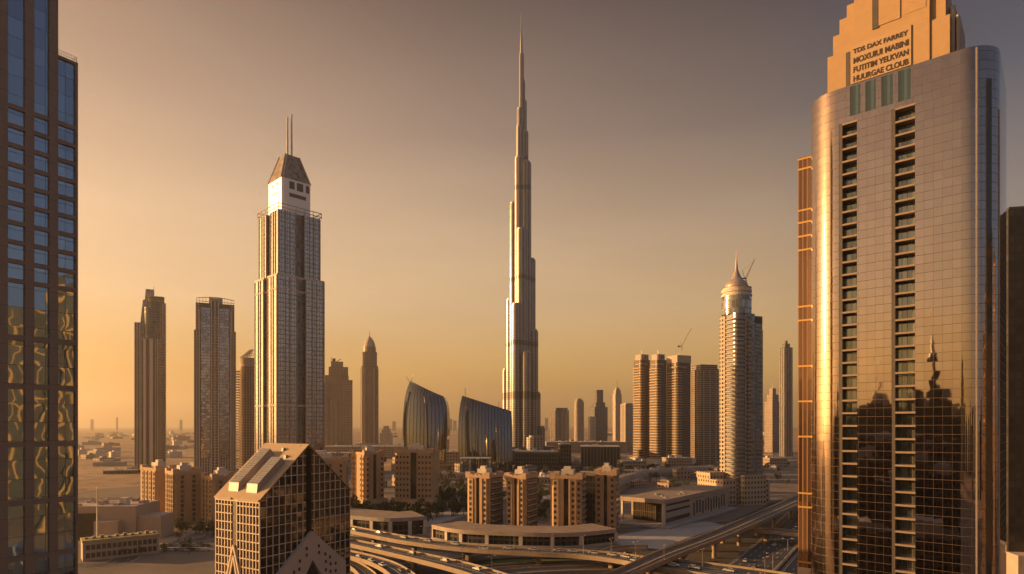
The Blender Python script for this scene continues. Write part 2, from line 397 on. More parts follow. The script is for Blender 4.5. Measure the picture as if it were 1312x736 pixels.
# ------------------------------------------------------------------ flyovers
FLY = []
def flyover(name, label, far, near, z, piers=True, per=30, group=None):
    A = [gp(px, py, z) for px, py in crom(far, 7)]; B = [gp(px, py, z) for px, py in crom(near, 7)]
    n = min(len(A), len(B)); A, B = A[:n], B[:n]
    t = thing(name, label, 'flyover', (0, 0, 0), 0, group)
    d = MB()
    for i in range(n - 1):
        d.face([(*B[i], z), (*B[i+1], z), (*A[i+1], z), (*A[i], z)], None, 0)
        d.face([(*A[i], z-1.05), (*A[i+1], z-1.05), (*B[i+1], z-1.05), (*B[i], z-1.05)], None, 1)
    d.build('deck', [M['asphalt'], M['concrete']], t)
    for E, s in ((A, 1), (B, -1)):
        I = [Vector(p).lerp(Vector(q), .45 / max(.5, (Vector(q)-Vector(p)).length)) for p, q in zip(E, B if s > 0 else A)]
        p = MB()
        for i in range(n - 1):
            e0, e1, i0, i1 = E[i], E[i+1], I[i], I[i+1]
            p.face([(*e0, z-1.1), (*e1, z-1.1), (*e1, z+.85), (*e0, z+.85)])
            p.face([(*i0, z+.01), (*i1, z+.01), (*i1, z+.85), (*i0, z+.85)])
            p.face([(*e0, z+.85), (*e1, z+.85), (*i1, z+.85), (*i0, z+.85)])
        p.build('parapet', M['deckedge'], t)
    C = [((a[0]+b[0])/2, (a[1]+b[1])/2) for a, b in zip(A, B)]
    FLY.append((C, z))
    for k in (-1, 0, 1):
        l_, r_ = offset(C, k*3.4 + .12), offset(C, k*3.4 - .12); mk = MB()
        for i in range(n - 1): mk.face([(*r_[i], z+.02), (*r_[i+1], z+.02), (*l_[i+1], z+.02), (*l_[i], z+.02)])
        mk.build('lane_marking', M['paint'], t)
    if piers:
        acc = 8.0
        for i in range(n - 1):
            L = math.hypot(C[i+1][0]-C[i][0], C[i+1][1]-C[i][1]); acc += L
            if acc > per:
                acc = 0; a = math.atan2(C[i+1][1]-C[i][1], C[i+1][0]-C[i][0])
                wd = math.hypot(A[i][0]-B[i][0], A[i][1]-B[i][1]) * .5 * abs(math.sin(a - math.atan2(A[i][1]-B[i][1], A[i][0]-B[i][0])))
                mb = MB(); mb.prism(rrect(-1.1, -1.1, 1.1, 1.1, .5, 2), 0, z - 3.2)
                mb.prism([(-1.1, -1.2), (1.1, -1.2), (1.1, 1.2), (-1.1, 1.2)], z-3.2, z-1.6, 0, top=[(-1.3, -wd*.8), (1.3, -wd*.8), (1.3, wd*.8), (-1.3, wd*.8)])
                inst('pier', mb.mesh('pier', [M['deckedge']]), t, (*C[i], 0), (0, 0, a))
    return t
flyover('road_flyover', 'longest flyover, sweeping across in front of the curved podiums', 
        [(300, 645), (380, 661), (450, 675), (520, 688), (600, 698), (680, 703.5), (740, 706), (790, 710), (835, 716), (900, 722), (1010, 737), (1080, 752)],
        [(300, 651), (380, 667.5), (450, 682), (520, 695.5), (600, 705), (680, 710), (740, 713), (790, 719), (835, 728), (900, 737), (1010, 757), (1080, 775)], 8)
flyover('road_flyover', 'middle flyover curving down towards the bottom edge below the longest one',
        [(330, 664), (390, 679), (450, 692), (520, 706), (600, 723), (660, 741), (720, 764)], [(330, 670), (390, 685), (450, 699), (520, 715), (585, 732), (630, 748), (690, 775)], 6.6)
flyover('road_flyover', 'lowest flyover, bending away at the foot of the gabled office',
        [(340, 684), (400, 695), (450, 707), (480, 714), (510, 724), (535, 740), (550, 760)], [(340, 692), (400, 703), (450, 715), (475, 722.5), (495, 734), (512, 752), (520, 775)], 5.4)
flyover('road_flyover', 'low slip-road ramp beside the lawn, passing under the railway viaduct',
        [(600, 737), (660, 731), (720, 727.5), (780, 726), (850, 727), (930, 735)], [(600, 745), (660, 738), (720, 734), (780, 732.5), (850, 734), (930, 743)], 3.2, per=26)
flyover('road_flyover', 'short curved ramp at the bottom edge right beside the gabled office',
        [(420, 709), (444, 716), (462, 723), (480, 735), (490, 750)], [(412, 714), (436, 722), (452, 730), (464, 744), (470, 760)], 2.6, per=20)
flyover('road_flyover', 'thin low ramp along the upper edge of the lawn',
        [(560, 721), (600, 714.5), (640, 710.5), (680, 709), (735, 710)], [(560, 725), (600, 718), (640, 713.5), (680, 712), (735, 713)], 1.6, piers=False)
flyover('road_flyover', 'low ramp below the lawn running right towards the railway viaduct',
        [(590, 730), (640, 724.5), (700, 721.5), (760, 719.5), (840, 718)], [(590, 735), (640, 729), (700, 725.5), (760, 723.5), (840, 722)], 2.2, per=24)
flyover('road_flyover', 'small overpass crossing the highway beyond the railway viaduct',
        [(880, 694), (920, 681), (960, 677), (1000, 679), (1060, 686)], [(880, 699), (920, 685.5), (960, 681), (1000, 683), (1060, 691)], 6.0, per=26)
flyover('road_bridge', 'short ramp stub with a sunlit end wall beside the railway viaduct',
        [(775, 704), (800, 700.5), (830, 700)], [(779, 708), (800, 704.5), (826, 704.5)], 6.5, per=22)

# elevated railway
def railway():
    z = 10.0
    L = crom([(700, 766), (780, 737), (840, 710), (900, 688), (960, 663), (1012, 640.5), (1060, 621)], 7)
    Rr = crom([(740, 770), (815, 737), (873, 712), (930, 690), (980, 668), (1026, 647), (1068, 627)], 7)
    A = [gp(*p, z) for p in L]; B = [gp(*p, z) for p in Rr]
    t = thing('railway_viaduct', 'elevated twin-track railway viaduct running diagonally past the flat-roofed hall', 'viaduct')
    d = MB()
    for i in range(len(A) - 1):
        d.face([(*B[i], z), (*B[i+1], z), (*A[i+1], z), (*A[i], z)], None, 0)
        m0 = (Vector(A[i]) + Vector(B[i]))/2; m1 = (Vector(A[i+1]) + Vector(B[i+1]))/2
        d.face([(*A[i], z), (*A[i+1], z), (*m1.lerp(Vector(A[i+1]), .3), z-2.4), (*m0.lerp(Vector(A[i]), .3), z-2.4)], None, 1)
        d.face([(*B[i], z), (*m0.lerp(Vector(B[i]), .3), z-2.4), (*m1.lerp(Vector(B[i+1]), .3), z-2.4), (*B[i+1], z)], None, 1)
    d.build('deck', [M['rail'], M['concrete']], t)
    def strip(name, f0, f1, z0, z1, mat):
        mb = MB()
        for i in range(len(A) - 1):
            q = [Vector(A[i]).lerp(Vector(B[i]), f0), Vector(A[i+1]).lerp(Vector(B[i+1]), f0), Vector(A[i+1]).lerp(Vector(B[i+1]), f1), Vector(A[i]).lerp(Vector(B[i]), f1)]
            mb.face([(*q[0], z1), (*q[3], z1), (*q[2], z1), (*q[1], z1)])
            mb.face([(*q[0], z0), (*q[1], z0), (*q[1], z1), (*q[0], z1)]); mb.face([(*q[3], z0), (*q[2], z0), (*q[2], z1), (*q[3], z1)])
        mb.build(name, mat, t)
    strip('parapet', 0, .035, z-.8, z+1.2, M['deckedge']); strip('parapet', .965, 1, z-.8, z+1.2, M['deckedge'])
    strip('walkway', .46, .54, z, z+.5, M['deckedge'])
    for f in (.18, .30, .68, .80): strip('rail', f, f+.012, z, z+.2, M['steel'])
    acc = 0
    for i in range(len(A) - 1):
        c0 = (Vector(A[i])+Vector(B[i]))/2; c1 = (Vector(A[i+1])+Vector(B[i+1]))/2; acc += (c1-c0).length
        if acc > 32:
            acc = 0; mb = MB(); mb.prism(circ(0, 0, 1.1, n=12), 0, z-4.4, smooth=True); mb.prism(circ(0, 0, 1.1, n=12), z-4.4, z-2.4, top=circ(0, 0, 2.6, n=12), smooth=True)
            inst('pier', mb.mesh('pier', [M['deckedge']]), t, (*c0, 0))
railway()

# ------------------------------------------------------------------ left office tower (near)
def left_office():
    t = thing('office_tower', 'stone and glass office tower cut off by the left edge', 'tower', (-83.4, 120, 0), math.atan2(.84, .54))
    # local x runs away from us along the face; x = 0 is the far corner, the face is y = 0 and looks towards -y
    st = plain('brown_granite', (.21, .17, .15), .55, var=.15, scale=.4)
    def joints(m):
        tt = m.node_tree; p = tt.nodes['Principled BSDF']; src = p.inputs['Base Color'].links[0].from_socket
        uvn = N(tt, 'ShaderNodeUVMap'); sp = N(tt, 'ShaderNodeSeparateXYZ'); tt.links.new(uvn.outputs[0], sp.inputs[0])
        a = math_(tt, 'LESS_THAN', math_(tt, 'FRACT', math_(tt, 'DIVIDE', sp.outputs[1], 3.45)), .02)
        tt.links.new(mixc(tt, a, src, (.08, .06, .05)), p.inputs['Base Color'])
    joints(st)
    gl = facade('blue_mirror', (.02, .02, .025), (.30, .42, .56), 3.45, 3.2, (.01, .99), (.01, .99), gmetal=.92, grough=.02, tilt=.02, wave=.035, var=.10)
    cols = [(-3.30, -.45), (-7.08, -4.72), (-11.04, -8.5), (-15.2, -12.5), (-19.2, -16.5), (-23.2, -20.5)]
    beams = [122.3 - 3.45*i for i in range(10)] + [81.2, 72.5, 62, 51.5, 41.5, 31, 20.5, 10, .8]
    bh = [.75]*10 + [1.0]*9
    top_low, top_hi = 134.6, 235
    core = MB(); core.box(-25, -.02, .5, 16, 0, top_low - .4); core.box(-25, -3.9, .5, 16, top_low - .4, top_hi - 1); core.build('core', M['darksteel'], t)
    fr = MB()
    edges = [(-.45, 0)] + [(cols[i+1][1], cols[i][0]) for i in range(len(cols)-1)] + [(-25, cols[-1][0])]
    for k, (a, b) in enumerate(edges):
        fr.box(a, b, 0, .9, 0, top_low if k == 0 else top_hi)
    for (c0, c1) in cols:
        for z, h in zip(beams, bh):
            fr.box(c0 + .003, c1 - .003, .06, .9, z - h, z)
        fr.box(c0 + .003, c1 - .003, .06, .9, top_low - .5 if c0 > -4 else top_hi - 1.2, top_low if c0 > -4 else top_hi)
    fr.box(-3.2, .0, .9, 16.2, top_low - .5, top_low); fr.prism([(-.02, .9), (.2, 1.0), (.2, 16), (-.02, 16)], 0, top_low - .5)
    fr.build('stone_frame', st, t)
    fl = sorted(beams + [top_low - .5])
    for (c0, c1) in cols:
        zz = list(zip(beams, bh))
        levels = [(top_low if c0 > -4 else top_hi - 1.2, zz[0][0])]
        for i in range(len(zz) - 1): levels.append((zz[i][0] - zz[i][1], zz[i+1][0]))
        for (z1, z0) in levels:
            mb = MB()
            mb.face([(c0, .42, z0), (c1, .42, z0), (c1, .42, z1), (c0, .42, z1)], [(c0 + 50, z0), (c1 + 50, z0), (c1 + 50, z1), (c0 + 50, z1)])
            mb.build('window', gl, t)
    rl = MB()
    for i in range(9):
        x = -3.4 + i*.42; rl.bar((x, .5, top_low), (x, .5, top_low + 1.2), .03)
    for z in (.6, 1.2): rl.bar((-3.5, .5, top_low + z), (0, .5, top_low + z), .03)
    for i in range(20): rl.bar((-.1, .5 + i*.8, top_low), (-.1, .5 + i*.8, top_low + 1.2), .03)
    rl.bar((-.1, .5, top_low + 1.2), (-.1, 16, top_low + 1.2), .03)
    rl.build('roof_railing', M['steel'], t)
left_office()

# ------------------------------------------------------------------ right tower (bronze mirror glass with stone crown)
def right_tower():
    t = thing('glass_tower', 'tall bronze mirror-glass tower with stepped stone crown and sign', 'tower', (91, 195, 0), math.atan2(-.66, .75))
    cur = facade('bronze_mirror', (.09, .065, .05), (.42, .375, .37), 2.5, 2.15, (.015, .985), (.025, .975), gmetal=1.0, grough=.03, wrough=.4, tilt=.008, wave=.02, var=.05)
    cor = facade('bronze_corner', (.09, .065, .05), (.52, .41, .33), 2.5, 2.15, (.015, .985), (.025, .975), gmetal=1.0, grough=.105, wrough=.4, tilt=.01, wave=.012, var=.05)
    sg = facade('slot_glass', (.10, .09, .08), (.22, .25, .25), 3.77, 1.3, (.04, .96), (.03, .97), gmetal=.75, grough=.05, tilt=.02, var=.3)
    bz = facade('bronze_fins', (.20, .11, .06), (.16, .10, .07), 40, 1.35, (.18, .95), (.0, 1.), gmetal=.7, grough=.15, wrough=.5, tilt=.0)
    cs = plain('crown_stone', (.36, .24, .13), .7, var=.12, scale=.5)
    tt = cs.node_tree; p = tt.nodes['Principled BSDF']; src = p.inputs['Base Color'].links[0].from_socket
    uvn = N(tt, 'ShaderNodeUVMap'); sp = N(tt, 'ShaderNodeSeparateXYZ'); tt.links.new(uvn.outputs[0], sp.inputs[0])
    a = math_(tt, 'LESS_THAN', math_(tt, 'FRACT', math_(tt, 'DIVIDE', sp.outputs[1], .9)), .06)
    tt.links.new(mixc(tt, math_(tt, 'MULTIPLY', a, .5), src, (.22, .14, .08)), p.inputs['Base Color'])
    ZT, ZS = 166.4, 155.6
    arc = lambda cx, cy, r, a0, a1, n: [(cx + r*math.cos(R(a0 + (a1-a0)*i/n)), cy + r*math.sin(R(a0 + (a1-a0)*i/n))) for i in range(n+1)]
    left = arc(9, 9, 9, 180, 270, 14)
    right = arc(40, 8, 8, 270, 360, 12)
    back = [(48, 34), (0, 34)]
    notch = [(10.15, 0), (10.15, 2.6), (15, 2.6), (15, 0), (23.9, 0), (23.9, 2.6), (29.6, 2.6), (29.6, 0)]
    poly = left + notch + right + back
    mats = []
    for i in range(len(poly)):
        a_, b_ = poly[i], poly[(i+1) % len(poly)]
        if a_[1] == 2.6 and b_[1] == 2.6: mats.append(1)
        elif (a_ in notch and b_ in notch) and (a_[1] == 2.6 or b_[1] == 2.6): mats.append(2)
        else: mats.append(0)
    body = MB(); body.prism(poly, 0, ZS, mats, cap=2)
    up = left + right + back
    body.prism(up, ZS, ZT, 0, cap=2)
    rc = MB()
    o = body.build('body', [cur, sg, M['darksteel'], cor], t)
    bm = bmesh.new(); bm.from_mesh(o.data); bmesh.ops.remove_doubles(bm, verts=bm.verts, dist=.001); bm.to_mesh(o.data); bm.free()
    for pgn in o.data.polygons:
        pgn.use_smooth = True
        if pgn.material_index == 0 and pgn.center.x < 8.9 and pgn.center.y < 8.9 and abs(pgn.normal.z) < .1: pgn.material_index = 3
    o.data.set_sharp_from_angle(angle=R(25))
    # ledges across the two recesses
    for (a_, b_) in ((10.15, 15), (23.9, 29.6)):
        mb = MB(); mb.box(a_ + .9, b_ + .12, -.12, 2.5, 0, .55); me = mb.mesh('balcony_ledge', [plain('ledge_stone', (.24, .185, .145), .7)])
        k = 0; z = ZS - .6
        while z > 6 and k < 42: inst('balcony_ledge', me, t, (0, 0, z)); z -= 3.77; k += 1
        hd = MB(); hd.box(a_ + .003, a_ + .9, .05, 2.5, 0, ZS - .05); hd.build('shade_strip', M['darksteel'], t)  # dark strip in place of the shadow along each recess's left side
    for (a_, b_) in ((13.1, 15.9), (17.2, 19.9), (21.3, 24.2), (25.5, 28.6)):
        mb = MB(); mb.box(a_, b_, -.06, .3, 157.2 + .0, 165.9); mb.build('crown_window', facade_blue, t)
    # dark glass strip and bronze fin on the rounded end
    for ang, wd, z1, mt, nm in ((318, 1.5, 157.5, M['darkglass'], 'glass_strip'), (349, .8, 150, M['concrete'], 'stone_fin'), (296, .35, 166, M['concrete'], 'stone_fin')):
        ca, sa = math.cos(R(ang)), math.sin(R(ang)); cx, cy = 40 + 8*ca, 8 + 8*sa
        q = [(cx + ca*dx - sa*dy, cy + sa*dx + ca*dy) for dx, dy in ((-.5, -wd/2), (.14, -wd/2), (.14, wd/2), (-.5, wd/2))]
        mb = MB(); mb.prism(q, 0, z1); mb.build(nm, mt, t)
    # bronze side wing with pairs of gold bands
    wg = MB(); wg.box(-4.4, -.01, 9.5, 32, 0, 152.6, 0, 1); wng = wg.build('side_wing', [bz, M['stone']], t)
    bnd = plain('gold_band', (.55, .34, .10), .35, .6, var=.1)
    me = MB().box(-4.5, -.02, 9.4, 32, 0, .55).mesh('wing_band', [bnd])
    for z in (8, 20, 38, 42.5, 61, 72.5, 84, 99, 103.5, 122, 126.5, 131, 135, 148.5, 151.8): inst('wing_band', me, t, (0, 0, z))
    mb = MB(); mb.box(-4.6, -.01, 9.3, 32, 12.5, 18.5); mb.build('stone_plinth', M['stone'], t)
    # stepped stone crown
    cr = MB()
    cr.box(6.8, 37.6, .6, 24, ZT - .3, 177.4)
    cr.box(8.2, 36.6, 1.2, 23, 177.4, 183.5)
    cr.box(9.9, 34.5, 1.6, 22, 183.5, 188)
    cr.box(11.8, 32.5, 2.0, 21, 188, 191.8)
    cr.box(13.8, 30.8, 2.4, 20, 191.8, 197)
    cr.box(19, 33, .2, 10, ZT - .3, 190); cr.box(14.0, 19.2, 1.0, 10, ZT, 199); cr.box(20.6, 26, -.05, 9, 181, 199); cr.box(27.2, 32.2, .1, 9, 181.5, 199)
    cr.build('stepped_crown', cs, t)
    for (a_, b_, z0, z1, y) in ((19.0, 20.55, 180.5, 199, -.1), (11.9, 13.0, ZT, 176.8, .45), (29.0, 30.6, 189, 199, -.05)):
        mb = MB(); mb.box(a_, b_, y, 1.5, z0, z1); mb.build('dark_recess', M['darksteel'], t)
    for (a_, b_, z1) in ((34.4, 37.2, 184.6), (37.3, 38.6, 180.5), (38.8, 39.6, 177.5)):
        mb = MB(); mb.prism(rrect(a_, 2.5, b_, 16, (b_-a_)/2.1, 4), ZT - .2, z1, smooth=False); mb.build('crown_fin', M['concrete'], t)
    # sign panel with lettering
    sp_ = MB(); sp_.box(13.3, 28.7, -.14, .5, ZT + .15, 177.9); pn = sp_.build('sign_panel', plain('sign_stone', (.37, .26, .16), .7, var=.1), t)
    ink = plain('sign_letters', (.045, .032, .025), .6)
    rows = (("TDS DAX FARREY", 175.35, 1.55), ("MOXUIUI MABINI", 172.4, 1.95), ("FUTITIM YELKVAN", 169.7, 1.9), ("HUURGAE CLOUB", 167.0, 1.9))
    for txt, z, sz in rows:
        cu = bpy.data.curves.new('lettering', 'FONT'); cu.body = txt; cu.size = sz; cu.extrude = .05; cu.offset = .055; cu.align_x = 'LEFT'
        to = bpy.data.objects.new('lettering', cu); COL.objects.link(to)
        bpy.context.view_layer.update()
        me = bpy.data.meshes.new_from_object(to.evaluated_get(bpy.context.evaluated_depsgraph_get()))
        bpy.data.objects.remove(to); bpy.data.curves.remove(cu)
        me.materials.clear(); me.materials.append(ink)
        wid = max(v.co.x for v in me.vertices) - min(v.co.x for v in me.vertices)
        o = inst('lettering', me, pn, (14.0, -.20, z), (R(90), 0, 0)); o.scale = (14.0/wid, 1.2, 1)
facade_blue = facade('crown_blue_glass', (.03, .035, .04), (.10, .16, .20), 30, .75, (.06, .94), (0, 1), gmetal=.5, grough=.1, tilt=.01)
right_tower()

# dark neighbour at the right edge
def dark_neighbour():
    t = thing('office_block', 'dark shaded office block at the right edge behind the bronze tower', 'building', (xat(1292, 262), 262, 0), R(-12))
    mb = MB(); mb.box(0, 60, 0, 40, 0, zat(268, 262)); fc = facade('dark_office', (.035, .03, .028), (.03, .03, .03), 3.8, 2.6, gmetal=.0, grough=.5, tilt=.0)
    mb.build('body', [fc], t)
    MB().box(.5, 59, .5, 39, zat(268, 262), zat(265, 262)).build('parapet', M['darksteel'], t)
    MB().box(-1, 62, -9, -.3, 0, 12).box(6, 62, -9, -.3, 12, 15).build('podium', M['stone'], t)
dark_neighbour()

# ------------------------------------------------------------------ gabled office in front
def gabled_office():
    A = Vector((-80.75, 200)); U = Vector((20, 33.7)).normalized()
    t = thing('gabled_office', 'gabled office block with white window grid and two skylights on its sloping roof', 'building', (A.x, A.y, 0), math.atan2(U.y, U.x))
    # local: x along the right-hand gable front, y to the left/back along the lit left side; the front is y = 0 looking to -y, the lit side is x = 0
    Wd, Dp, E, P = 39.2, 22.6, 40.75, 58.0
    mid = Wd/2
    grid_g = facade('gable_glass', (.035, .03, .028), (.10, .085, .075), 3.2, 2.45, (.02, .98), (.02, .98), gmetal=.8, grough=.05, tilt=.03, wave=.05, var=.35)
    # walls: gable front in two halves either side of the dark recess
    b = MB()
    def gz(x): return E + (P - E) * (1 - abs(x - mid)/mid)
    def wall(pts): b.face([(x, 0, z) for x, z in pts], [(x, z) for x, z in pts], 0)
    wall([(0, 0), (mid - 1.0, 0), (mid - 1.0, gz(mid - 1.0)), (0, E)])
    wall([(mid + 1.4, 0), (Wd, 0), (Wd, E), (mid + 1.4, gz(mid + 1.4))])
    b.face([(0, Dp, 0), (0, 0, 0), (0, 0, E), (0, Dp, E)], [(-Dp, 0), (0, 0), (0, E), (-Dp, E)], 0)
    b.face([(Wd, 0, 0), (Wd, Dp, 0), (Wd, Dp, E), (Wd, 0, E)], [(0, 0), (Dp, 0), (Dp, E), (0, E)], 0)
    b.face([(Wd, Dp, 0), (0, Dp, 0), (0, Dp, E), (mid, Dp, P), (Wd, Dp, E)], None, 0)
    for x in (mid - 1.0, mid + 1.4):
        b.face([(x, 0, 0), (x, 3, 0), (x, 3, gz(x)), (x, 0, gz(x))], None, 1)
    b.face([(mid - 1, 3, 0), (mid + 1.4, 3, 0), (mid + 1.4, 3, P), (mid - 1, 3, P)], None, 1)
    b.build('glass_walls', [grid_g, M['darksteel']], t)
    # white mullion grids
    wm = plain('white_mullion', (.62, .52, .42), .6, var=.08)
    gm = MB(); pitch_x, pitch_z = 2.45, 3.2
    x = 0.0; xs_ = []
    while x < Wd + .1: xs_.append(min(x, Wd)); x += pitch_x
    for x in xs_:
        if mid - 1.0 < x < mid + 1.4: continue
        gm.box(x - .13, x + .13, -.2, .05, 0, gz(x) - .3)
    z = pitch_z
    while z < P - 1:
        x0 = 0 if z < E else mid * (z - E)/(P - E); x1 = Wd - x0
        gm.box(x0 + .1, mid - 1.0, -.16, .04, z - .12, z + .12); gm.box(mid + 1.4, x1 - .1, -.16, .04, z - .12, z + .12); z += pitch_z
    gm.build('front_mullions', wm, t)
    sm = MB(); y = 0.0
    pts_y = []
    while y < Dp + .1: pts_y.append(y); y += 1.61
    for y in pts_y:
        if 11.4 < y < 13.8: continue
        sm.box(-.34, .05, y - .17, y + .17, 0, E - .5)
    z = 1.5
    while z < E: sm.box(-.28, .04, .1, 11.5, z - .17, z + .17); sm.box(-.28, .04, 13.7, Dp - .1, z - .17, z + .17); z += 2.85
    sm.box(-.36, .05, -.2, Dp, E - .9, E); sm.build('side_grid', wm, t)
    MB().box(-.05, .3, 11.6, 13.6, 0, E - 1).build('side_recess', M['darksteel'], t)
    # pointed arch in white on the lit side
    ar = MB()
    for (y0, z0, y1, z1) in ((12.6, 25.5, 16.2, 14.5), (12.6, 25.5, 9.0, 14.5), (16.2, 14.5, 16.2, 0), (9.0, 14.5, 9.0, 0), (12.6, 22.0, 14.8, 13.5), (12.6, 22.0, 10.4, 13.5), (14.8, 13.5, 14.8, 0), (10.4, 13.5, 10.4, 0)):
        ar.bar((-.55, y0, z0), (-.55, y1, z1), .42)
    ar.build('side_arch', wm, t)
    ag = MB(); ag.face([(-.4, 10.4, 0), (-.4, 10.4, 13.5), (-.4, 12.6, 22), (-.4, 14.8, 13.5), (-.4, 14.8, 0)]); ag.build('arch_glass', M['darkglass'], t)
    # roof slabs
    rf = MB(); th = .5
    sl = lambda x: gz(x)
    for s in (0, 1):
        xe, xr = (-.5, mid) if s == 0 else (Wd + .5, mid)
        ze, zr = E - .2, P
        q = [(xe, -.4, ze), (xr, -.4, zr), (xr, Dp + .3, zr), (xe, Dp + .3, ze)]
        if s == 0: q = q[::-1]
        rf.face([(x, y, z + th) for x, y, z in q]); rf.face([(x, y, z) for x, y, z in reversed(q)])
        for i in range(4):
            j = (i + 1) % 4; rf.face([q[i], q[j], (q[j][0], q[j][1], q[j][2] + th), (q[i][0], q[i][1], q[i][2] + th)])
    rfm = plain('roof_sheet', (.42, .31, .19), .6, var=.12, scale=.3)
    ro = rf.build('roof', rfm, t)
    # flat gutter ledge at the eave
    MB().box(-.9, 2.0, -.3, 11.5, E - .2, E + .35).box(-.9, 2.0, 13.7, Dp, E - .2, E + .35).build('eave_ledge', rfm, t)
    # two long skylights lying up the slope
    import_dir = Vector((mid, 0, P - E)).normalized(); nrm = Vector((-(P - E), 0, mid)).normalized()
    gls = facade('skylight_glass', (.45, .38, .30), (.30, .30, .29), 1.2, 1.0, (.05, .95), (.05, .95), gmetal=.6, grough=.12, tilt=.01, var=.15)
    for (y0, y1, s0, s1) in ((3.6, 8.9, 2.2, 17.0), (13.2, 18.2, 2.2, 21.0)):
        sk = MB(); base = Vector((0, 0, E + th))
        def pt(s, y, h): q = base + import_dir*s + nrm*h; return (q.x, y, q.z)
        hh = 2.2
        sk.face([pt(s0 + 2.2, y0, hh), pt(s0 + 2.2, y1, hh)][::-1] + [pt(s1, y0, hh), pt(s1, y1, hh)], [(y1, s0), (y0, s0), (y0, s1), (y1, s1)], 0)
        sk.face([pt(s0, y0, .2), pt(s0, y1, .2)][::-1] + [pt(s0 + 2.2, y0, hh), pt(s0 + 2.2, y1, hh)], [(0, 0)]*4, 1)
        for y, rev in ((y0, 0), (y1, 1)):
            q = [pt(s0, y, -.1), pt(s1, y, -.1), pt(s1, y, hh), pt(s0 + 2.2, y, hh), pt(s0, y, .2)]
            sk.face(q if not rev else q[::-1], None, 2)
        sk.face([pt(s1, y0, -.1), pt(s1, y1, -.1), pt(s1, y1, hh), pt(s1, y0, hh)], None, 2)
        sk.build('skylight', [gls, M['white'], M['stone']], t)
    # roof clutter
    for (s, y) in ((14.5, 10.8), (15.6, 11.6), (19, 5), (22.5, 9.5), (20.5, 20.6), (5, 11)):
        q = Vector((0, 0, E + th)) + import_dir*s; MB().box(q.x - .5, q.x + .5, y - .5, y + .5, q.z - .6, q.z + .9).build('roof_vent', M['steel'], t)
    # stone gateway: white gable with small square windows and a dark pointed arch
    sgm = plain('gate_stone', (.50, .42, .36), .75, var=.1)
    gt = MB(); gw, ga, ge = 15.5, 28.2, 15.0
    c = mid + .6
    out_ = [(c - gw, 0), (c - gw, ge), (c, ga), (c + gw, ge), (c + gw, 0)]
    inn = [(c + 3.4, 0), (c + 3.4, 13.2), (c, 18.2), (c - 3.4, 13.2), (c - 3.4, 0)]
    yf = -1.6
    gt.face([(x, yf, z) for x, z in (out_[0], out_[1], out_[2], inn[2], inn[3], inn[4])][::-1])
    gt.face([(x, yf, z) for x, z in (out_[2], out_[3], out_[4], inn[0], inn[1], inn[2])][::-1])
    for i in range(4):
        a_, b_ = out_[i], out_[i+1]; gt.face([(a_[0], yf, a_[1]), (b_[0], yf, b_[1]), (b_[0], -.02, b_[1]), (a_[0], -.02, a_[1])])
        a_, b_ = inn[i], inn[i+1]; gt.face([(a_[0], yf, a_[1]), (b_[0], yf, b_[1]), (b_[0], -.25, b_[1]), (a_[0], -.25, a_[1])])
    gt.build('gateway', sgm, t)
    mb = MB(); mb.face([(x, -.24, z) for x, z in inn]); mb.build('gateway_arch_glass', M['darkglass'], t)
    me = MB().box(-.42, .42, -.05, .2, -.55, .55).mesh('gateway_window', [M['darkglass']])
    for (dx, z) in [(2.2, 21.8), (-2.2, 21.8), (-2.2, 19.6), (2.2, 19.6), (4.6, 18.6), (-4.6, 18.2), (6.4, 17.2), (4.8, 16), (6.6, 14.8), (8.6, 14.6), (-4.8, 15.6), (-6.6, 15), (4.8, 13.2), (6.6, 12.2), (8.6, 12), (-4.8, 13), (-6.6, 12.6), (-8.6, 12.2), (4.8, 10.4), (6.8, 9.6), (8.8, 9.4), (-4.8, 10.4), (-6.8, 10), (-8.8, 9.6)]:
        inst('gateway_window', me, t, (c + dx*1.22, yf - .02, z*1.04))
gabled_office()

